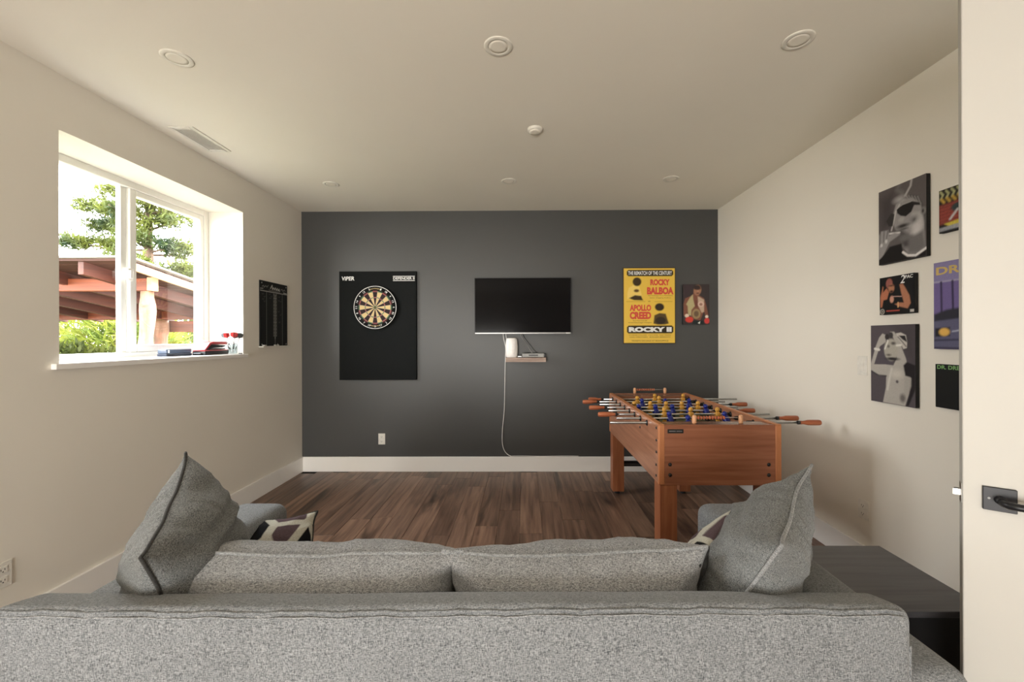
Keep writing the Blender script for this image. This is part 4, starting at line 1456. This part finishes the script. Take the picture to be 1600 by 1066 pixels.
softbox(.875, 1.090, SB, AY1, .10, .585, .05, .05, puff=(.0, 0, .006), wob=.004, wscale=3, seed=9, fn=arm_fn(1), segs=5).build('arm', m_sofa, so)
softbox(-1.432, -1.215, SB, AY1, .10, .585, .05, .05, puff=(.0, 0, .006), wob=.004, wscale=3, seed=14, fn=arm_fn(-1), segs=5).build('arm', m_sofa, so)
softbox(-1.212, .872, 1.178, 1.92, .10, .30, .03, .1).build('base', m_sofa, so)
softbox(-1.208, -.172, 1.182, 1.94, .303, .430, .045, .06, puff=(0, 0, .008), wob=.004, seed=4).build('seat_cushion', m_cush, so)
softbox(-.166, .868, 1.182, 1.94, .303, .430, .045, .06, puff=(0, 0, .008), wob=.004, seed=6).build('seat_cushion', m_cush, so)
for lx in (-1.37, 1.03):
    for ly in (1.06, 2.0):
        MB().lathe([(0, 0), (.022, 0), (.03, .1), (0, .1)], origin=(lx, ly, 0), n=14).build('leg', m_blackm, so)


# ---------------------------------------------------------------- pillows
def pillow(name, label, cat, w, h, t, loc, rot, mat, pipe, seed=1, N=56, concave=.06, ears=.05, wrinkle=.006, deform=None, group=None, power=2.4, pipe_r=.005, face2=None, art=None):
    root = thing(name, label, cat, loc, rot, group)
    us = [math.sin(PI / 2 * (2 * i / N - 1)) * .5 + (2 * i / N - 1) * .5 for i in range(N + 1)]

    def pos(u, v, s):
        ex_ = 1 - concave * (1 - v * v) + ears * (u * u * v * v) ** 2
        ey_ = 1 - concave * (1 - u * u) + ears * (u * u * v * v) ** 2
        prof = (max(0, 1 - abs(u) ** power) * max(0, 1 - abs(v) ** power)) ** .55
        x_, y_ = w / 2 * u * ex_, h / 2 * v * ey_
        # soft folds radiating from the corners and the seam
        edge = 1 - prof
        q = Vector((x_ * 9, y_ * 9, seed * 3.1 + (5 if s > 0 else 0)))
        n1 = noise.noise(q)
        ca = math.atan2(abs(y_) + .01, abs(x_) + .01)
        rad = noise.noise(Vector((ca * 7 + (3 if x_ > 0 else 0) + (7 if y_ > 0 else 0), seed + s * 2, math.hypot(x_, y_) * 3)))
        dz = wrinkle * (n1 * 1.3 + rad * 2.2 * edge) * min(1, prof * 3)
        z_ = s * (t / 2 * prof + dz)
        # puckers where the seam gathers the cloth
        gather = math.exp(-(1 - abs(v)) * 7) * noise.noise(Vector((x_ * 34, seed * 2.0, s * 4.0))) + math.exp(-(1 - abs(u)) * 7) * noise.noise(Vector((y_ * 34, seed * 5.0, s * 4.0)))
        z_ += s * wrinkle * 1.0 * gather * min(1, prof * 4)
        # long soft creases running across the cover
        z_ += s * wrinkle * 1.1 * prof * (1 - abs(noise.noise(Vector((x_ * 3.2 + y_ * 1.5, y_ * 17 + x_ * 4, seed * 4.4 + s)))) * 3.2)
        z_ += .012 * noise.noise(Vector((x_ * 4, y_ * 4, seed * 9)))
        x_ += .006 * noise.noise(Vector((y_ * 12, seed, 3.0))) * abs(u) ** 6
        y_ += .008 * noise.noise(Vector((x_ * 9, seed, 8.0))) * abs(v) ** 6
        p = Vector((x_, y_, z_))
        return deform(p) if deform else p
    bm = bmesh.new()
    grid = {}
    for s in (1, -1):
        for i, u in enumerate(us):
            for j, v in enumerate(us):
                bnd = i in (0, N) or j in (0, N)
                if bnd and s == -1:
                    grid[(s, i, j)] = grid[(1, i, j)]
                else:
                    grid[(s, i, j)] = bm.verts.new(pos(u, v, s))
    for s in (1, -1):
        for i in range(N):
            for j in range(N):
                q = [grid[(s, i, j)], grid[(s, i + 1, j)], grid[(s, i + 1, j + 1)], grid[(s, i, j + 1)]]
                if s < 0: q = q[::-1]
                f = bm.faces.new(q); f.smooth = True
                f.material_index = 1 if (face2 and s < 0) else 0
    me = bpy.data.meshes.new('cover')
    bm.to_mesh(me); bm.free()
    me.materials.append(mat)
    if face2: me.materials.append(face2)
    cov = bpy.data.objects.new('cover', me); C.objects.link(cov); cov.parent = root
    loop = [(i, 0) for i in range(N)] + [(N, j) for j in range(N)] + [(i, N) for i in range(N, 0, -1)] + [(0, j) for j in range(N, 0, -1)]
    pts = [pos(us[i], us[j], 1) for i, j in loop]
    # drop near-duplicate points at the corners
    P = [pts[0]]
    for p in pts[1:]:
        if (p - P[-1]).length > .004: P.append(p)
    if (P[0] - P[-1]).length < .004: P.pop()
    MB().tube(P, pipe_r, 7, closed=True).build('piping', pipe, root)
    return root


def rot_m(*ops):
    m = Matrix.Identity(3)
    for ax, deg in ops:
        m = m @ Matrix.Rotation(R(deg), 3, ax)
    return m.to_euler()


# back cushions lying against the inside of the backrest: local x = along the sofa, local y = up, local z = toward the camera
def slump(k):
    def f(p):
        p = p.copy()
        p.y -= .015 * (p.x / .35) ** 2
        if p.y > .05:
            p.z -= k * (p.y - .05)
        return p
    return f


pillow('back_cushion', 'left pale grey tweed back cushion behind the sofa back', 'cushion', .88, .35, .26, (-.645, 1.272, .592), rot_m(('X', 103)), m_cush, m_pipe, seed=2, concave=.03, ears=.045, wrinkle=.009, power=4.5, group='pair of sofa back cushions', pipe_r=.006)
pillow('back_cushion', 'right pale grey tweed back cushion behind the sofa back', 'cushion', .75, .35, .26, (.150, 1.275, .596), rot_m(('Y', -1), ('X', 103)), m_cush, m_pipe, seed=7, concave=.03, ears=.045, wrinkle=.010, power=4.5, group='pair of sofa back cushions', pipe_r=.006)

# large pillows standing against the arms
pillow('large_pillow', 'large grey pillow with dark piping leaning in the left sofa corner', 'pillow', .54, .52, .30, (-1.10, 1.36, .655), rot_m(('Z', 120), ('Y', -13), ('X', 80)), m_pill, m_pipe_d, seed=5, wrinkle=.010, concave=.05, ears=.06, face2=None)
pillow('large_pillow', 'large grey pillow with pale piping leaning in the right sofa corner', 'pillow', .57, .55, .25, (.73, 1.36, .665), rot_m(('Z', 50), ('Y', -6), ('X', 118)), m_pill, m_pipe, seed=8, wrinkle=.010, concave=.05, ears=.06)

# patterned pillows
MP = Mat('patterned_cloth', rgb(150, 148, 140), .9, 0, .1)
v = MP.coords((1, 1, 1))
vo = MP.node('ShaderNodeTexVoronoi'); vo.inputs['Scale'].default_value = 6.5; vo.feature = 'DISTANCE_TO_EDGE'
MP.l.new(v, vo.inputs['Vector'])
vc = MP.node('ShaderNodeTexVoronoi'); vc.inputs['Scale'].default_value = 6.5
MP.l.new(v, vc.inputs['Vector'])
spc = MP.node('ShaderNodeSeparateColor'); MP.l.new(vc.outputs['Color'], spc.inputs[0])
cell = MP.ramp(spc.outputs[0], [(0.0, rgb(24, 24, 26)), (.30, rgb(24, 24, 26)), (.32, rgb(92, 76, 80)), (.62, rgb(92, 76, 80)), (.64, rgb(150, 150, 142)), (1, rgb(150, 150, 142))])
edge = MP.ramp(vo.outputs['Distance'], [(.09, (1, 1, 1, 1)), (.12, (0, 0, 0, 1))])
spe = MP.node('ShaderNodeSeparateColor'); MP.l.new(edge, spe.inputs[0])
colr = MP.mix(spe.outputs[0], cell, rgb(190, 188, 176))
nz = MP.noise(MP.coords((300, 300, 300)), 1, 2)
colr = MP.mix(1.0, colr, MP.ramp(nz, [(.3, (.7, .7, .7, 1)), (.7, (1.1, 1.1, 1.1, 1))]), 'MULTIPLY')
MP.base(colr)
MP.bump(nz, .4, .003)
m_pattern = MP.m
pillow('patterned_pillow', 'cream, plum and black patterned pillow peeking out behind the left cushions', 'pillow', .36, .34, .13, (-1.14, 1.84, .452), rot_m(('Z', 25), ('X', 33)), m_pattern, m_pipe_d, seed=12, wrinkle=.004)
pillow('patterned_pillow', 'patterned pillow with a dark grey back wedged between right cushion and right corner pillow', 'pillow', .38, .42, .12, (.555, 1.45, .58), rot_m(('Z', 50), ('Y', -6), ('X', 122)), m_chenille, m_chenille, seed=15, wrinkle=.004, face2=m_pattern)

# ================================================================== OUTSIDE
tag(MB().box(-40, -2.85, -6, 45, .05, .10).build('ground', m_ground), 'grassy ground outside the window', None, None, 'structure')

cp = thing('carport', 'cedar timber carport with a sloping roof on log posts outside the window', 'carport', (0, 0, 0))
RZ0, RY0, RY1, RX0, RX1, SLOPE = 2.44, 5.2, 8.35, -13.0, -4.98, -.150


def rz(y): return RZ0 + SLOPE * (y - RY0)


b = MB()
b.prism([(RX0, RY0 - .05, rz(RY0) - .0), (RX0, RY0 - .05, rz(RY0) + .02), (RX0, RY1, rz(RY1) + .02), (RX0, RY1, rz(RY1) - .0)], (RX1 - RX0 + .05, 0, 0))
b.build('metal_roof', m_metalroof, cp)
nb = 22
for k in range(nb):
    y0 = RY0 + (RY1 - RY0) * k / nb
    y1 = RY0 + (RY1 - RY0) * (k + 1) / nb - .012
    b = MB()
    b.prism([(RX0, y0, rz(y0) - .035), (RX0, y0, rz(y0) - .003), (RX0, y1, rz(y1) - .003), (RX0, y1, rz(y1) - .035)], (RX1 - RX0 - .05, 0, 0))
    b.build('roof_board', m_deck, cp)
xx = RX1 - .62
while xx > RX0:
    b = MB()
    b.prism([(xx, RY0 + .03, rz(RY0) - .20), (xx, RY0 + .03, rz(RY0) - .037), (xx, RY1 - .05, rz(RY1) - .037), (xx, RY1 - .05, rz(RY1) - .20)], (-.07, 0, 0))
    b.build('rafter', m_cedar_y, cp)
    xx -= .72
b = MB()
b.prism([(RX1 - .045, RY0, rz(RY0) - .135), (RX1 - .045, RY0, rz(RY0) - .04), (RX1 - .045, RY1, rz(RY1) - .04), (RX1 - .045, RY1, rz(RY1) - .135)], (.04, 0, 0))
m_fascia = wood('pale_fascia', rgb(150, 118, 86), rgb(180, 148, 114), grain=(10, .8, 20), rough=.6)
b.build('rake_board', m_fascia, cp)
BY = 5.75
MB().box(RX0 + .3, -5.22, BY - .05, BY + .05, 2.085, 2.255, .004).build('beam', m_cedar, cp)
MB().box(-5.219, -5.15, BY - .055, BY + .055, 2.085, 2.27, .004).build('beam_cap', m_fascia, cp)
MB().box(RX0 + .3, -5.2, 8.0, 8.12, 1.80, 1.965, .004).build('beam', m_cedar, cp)


def log_post(x, y, z1, r, seed, h0=.08):
    prof = []
    n = 22
    rs = random.Random(seed)
    for k in range(n + 1):
        prof.append((r * (1 + .08 * math.sin(k * .9 + seed) + rs.uniform(-.05, .05)), h0 + (z1 - h0) * k / n))
    prof = [(0, h0)] + prof + [(0, z1)]
    b = MB().lathe(prof, (x, y, 0), n=16)
    for vtx in b.bm.verts:
        vtx.co.x += .03 * noise.noise(Vector((0, seed, vtx.co.z * 1.3)))
        d = noise.noise(Vector((vtx.co.x * 6, vtx.co.y * 6, vtx.co.z * 2 + seed)))
        vtx.co.x += d * .02; vtx.co.y += d * .02
    b.build('log_post', m_log, cp)


log_post(-5.27, BY, 2.08, .082, 3)
log_post(-7.10, 8.06, 1.79, .12, 8)
log_post(-9.6, BY, 2.08, .11, 5)
# low cedar wall panel behind the posts
MB().box(-7.6, -5.5, 8.2, 8.26, 1.56, 1.78, .003).build('wall_board', m_cedar, cp)


def blades(name, label, cat, specs, mat, stem_fn=None, kind=None, loc=(0, 0, 0), group=None):
    root = thing(name, label, cat, loc, group=group)
    V, Fc = [], []
    for (p, d, L, wd, side) in specs:
        p, d, side = Vector(p), Vector(d).normalized(), Vector(side)
        s = d.cross(side)
        if s.length < 1e-4: s = Vector((1, 0, 0))
        s = s.normalized() * wd / 2
        i = len(V)
        V += [p - s * .4, p + s * .4, p + d * L * .5 + s, p + d * L, p + d * L * .5 - s]
        Fc += [(i, i + 1, i + 2, i + 3, i + 4)]
    me = bpy.data.meshes.new('foliage')
    me.from_pydata([tuple(v_) for v_ in V], [], Fc)
    me.materials.append(mat)
    o = bpy.data.objects.new('foliage', me); C.objects.link(o); o.parent = root
    o['kind'] = 'stuff'
    if stem_fn:
        b = MB(); stem_fn(b); b.build('trunk' if 'tree' in name else 'stem', m_bark, root)
    return root


rs = random.Random(5)


def rv(s=1.0): return Vector((rs.gauss(0, s), rs.gauss(0, s), rs.gauss(0, s)))


# pine behind the carport
TX, TY = -13.66, 15.0
boughs = []
for z_, ll, lr in ((3.7, 3.4, 1.9), (4.75, 3.3, 1.1), (5.45, 2.4, 1.4), (6.0, 2.2, 1.6), (6.6, 1.6, 1.3), (7.2, 1.0, 1.0), (8.0, .9, 1.0), (8.7, .8, .8), (9.4, .5, .5)):
    boughs.append((z_, PI + rs.uniform(-.25, .35), ll)); boughs.append((z_ + rs.uniform(-.15, .15), rs.uniform(-.35, .25), lr))
    for _ in range(2):
        boughs.append((z_ + rs.uniform(-.25, .25), rs.choice((-1, 1)) * PI / 2 + rs.uniform(-.5, .5), (ll + lr) / 2 * rs.uniform(.4, .7)))
specs = []
for z_, az, L in boughs:
    for k in range(int(17 * L)):
        f = rs.uniform(.18, 1) ** .8
        c0 = Vector((math.cos(az) * L * f + rs.gauss(0, .18 + .12 * f), math.sin(az) * L * f + rs.gauss(0, .2), z_ + .25 * f + rs.gauss(0, .07)))
        for q in range(34):
            d = rv() + Vector((0, 0, .7)) + Vector((math.cos(az), math.sin(az), 0)) * .6
            specs.append((c0 + rv(.10), d, rs.uniform(.14, .26), .045, rv()))


def pine_stem(b):
    b.tube([(0, 0, 0), (.06, 0, 2.5), (-.02, 0, 5), (.03, 0, 7.5), (0, 0, 9.6)], .2, 10, taper=[1, .85, .65, .4, .12])
    for z_, az, L in boughs:
        b.tube([(0, 0, z_ - .1), (math.cos(az) * L * .5, math.sin(az) * L * .5, z_ + .02), (math.cos(az) * L * .95, math.sin(az) * L * .95, z_ + .25)], .05, 5, taper=[1, .6, .2])


blades('pine_tree', 'tall pine tree with layered boughs beyond the carport', 'tree', specs, m_needle, pine_stem, loc=(TX, TY, 0))


def bushy(name, label, cat, c, r, n, mat, L, wd, grp=None, up=.3, stems=5):
    sp = []
    for _ in range(n):
        while True:
            p = Vector((rs.uniform(-1, 1), rs.uniform(-1, 1), rs.uniform(-1, 1)))
            if .35 < p.length < 1: break
        lump = 1 + .25 * noise.noise(p * 2.2 + Vector(c))
        q = Vector((p.x * r[0], p.y * r[1], p.z * r[2])) * lump
        sp.append((q + Vector((0, 0, r[2])), p * .8 + rv(.6) + Vector((0, 0, up)), rs.uniform(.6, 1.2) * L, wd, rv()))

    def stem(b):
        for k in range(stems):
            a = 2 * PI * k / stems
            b.tube([(0, 0, 0), (math.cos(a) * r[0] * .25, math.sin(a) * r[1] * .25, r[2] * .6), (math.cos(a) * r[0] * .6, math.sin(a) * r[1] * .6, r[2] * 1.5)], .03, 5, taper=[1, .7, .3])
    return blades(name, label, cat, sp, mat, stem, loc=c, group=grp)


bushy('leafy_tree', 'yellow-green leafy tree right of the pine beyond the carport', 'tree', (-15.4, 18.5, .1), (1.7, 1.6, 2.35), 5200, m_leaf, .24, .10)
bushy('leafy_tree', 'dark rounded tree low behind the carport roof at left', 'tree', (-19.5, 15.5, .1), (2.2, 1.6, 1.5), 3500, m_needle, .22, .09)
bushy('bamboo_shrub', 'bright bamboo-like shrub under the carport in the left pane', 'shrub', (-10.0, 10.2, .1), (1.5, .8, 1.05), 6500, m_bamboo, .26, .035, 'shrubs under the carport', .5)
bushy('bamboo_shrub', 'bamboo-like shrub just left of the window mullion', 'shrub', (-8.0, 12.6, .1), (1.2, .7, .95), 4200, m_bamboo, .26, .035, 'shrubs under the carport', .5)
bushy('bamboo_shrub', 'shrub behind the log posts in the right pane', 'shrub', (-11.5, 12.9, .1), (1.0, .7, .95), 3000, m_bamboo, .2, .05, 'shrubs under the carport', .4)
bushy('bamboo_shrub', 'low shrub at the far right edge of the right pane', 'shrub', (-6.6, 9.9, .1), (.9, .5, .76), 2800, m_bamboo, .2, .05, 'shrubs under the carport', .4)
bushy('bamboo_shrub', 'shaded low hedge nearest the left pane glass', 'shrub', (-7.6, 6.9, .1), (1.2, .4, .60), 3600, m_needle, .15, .05, 'shrubs under the carport', .2)
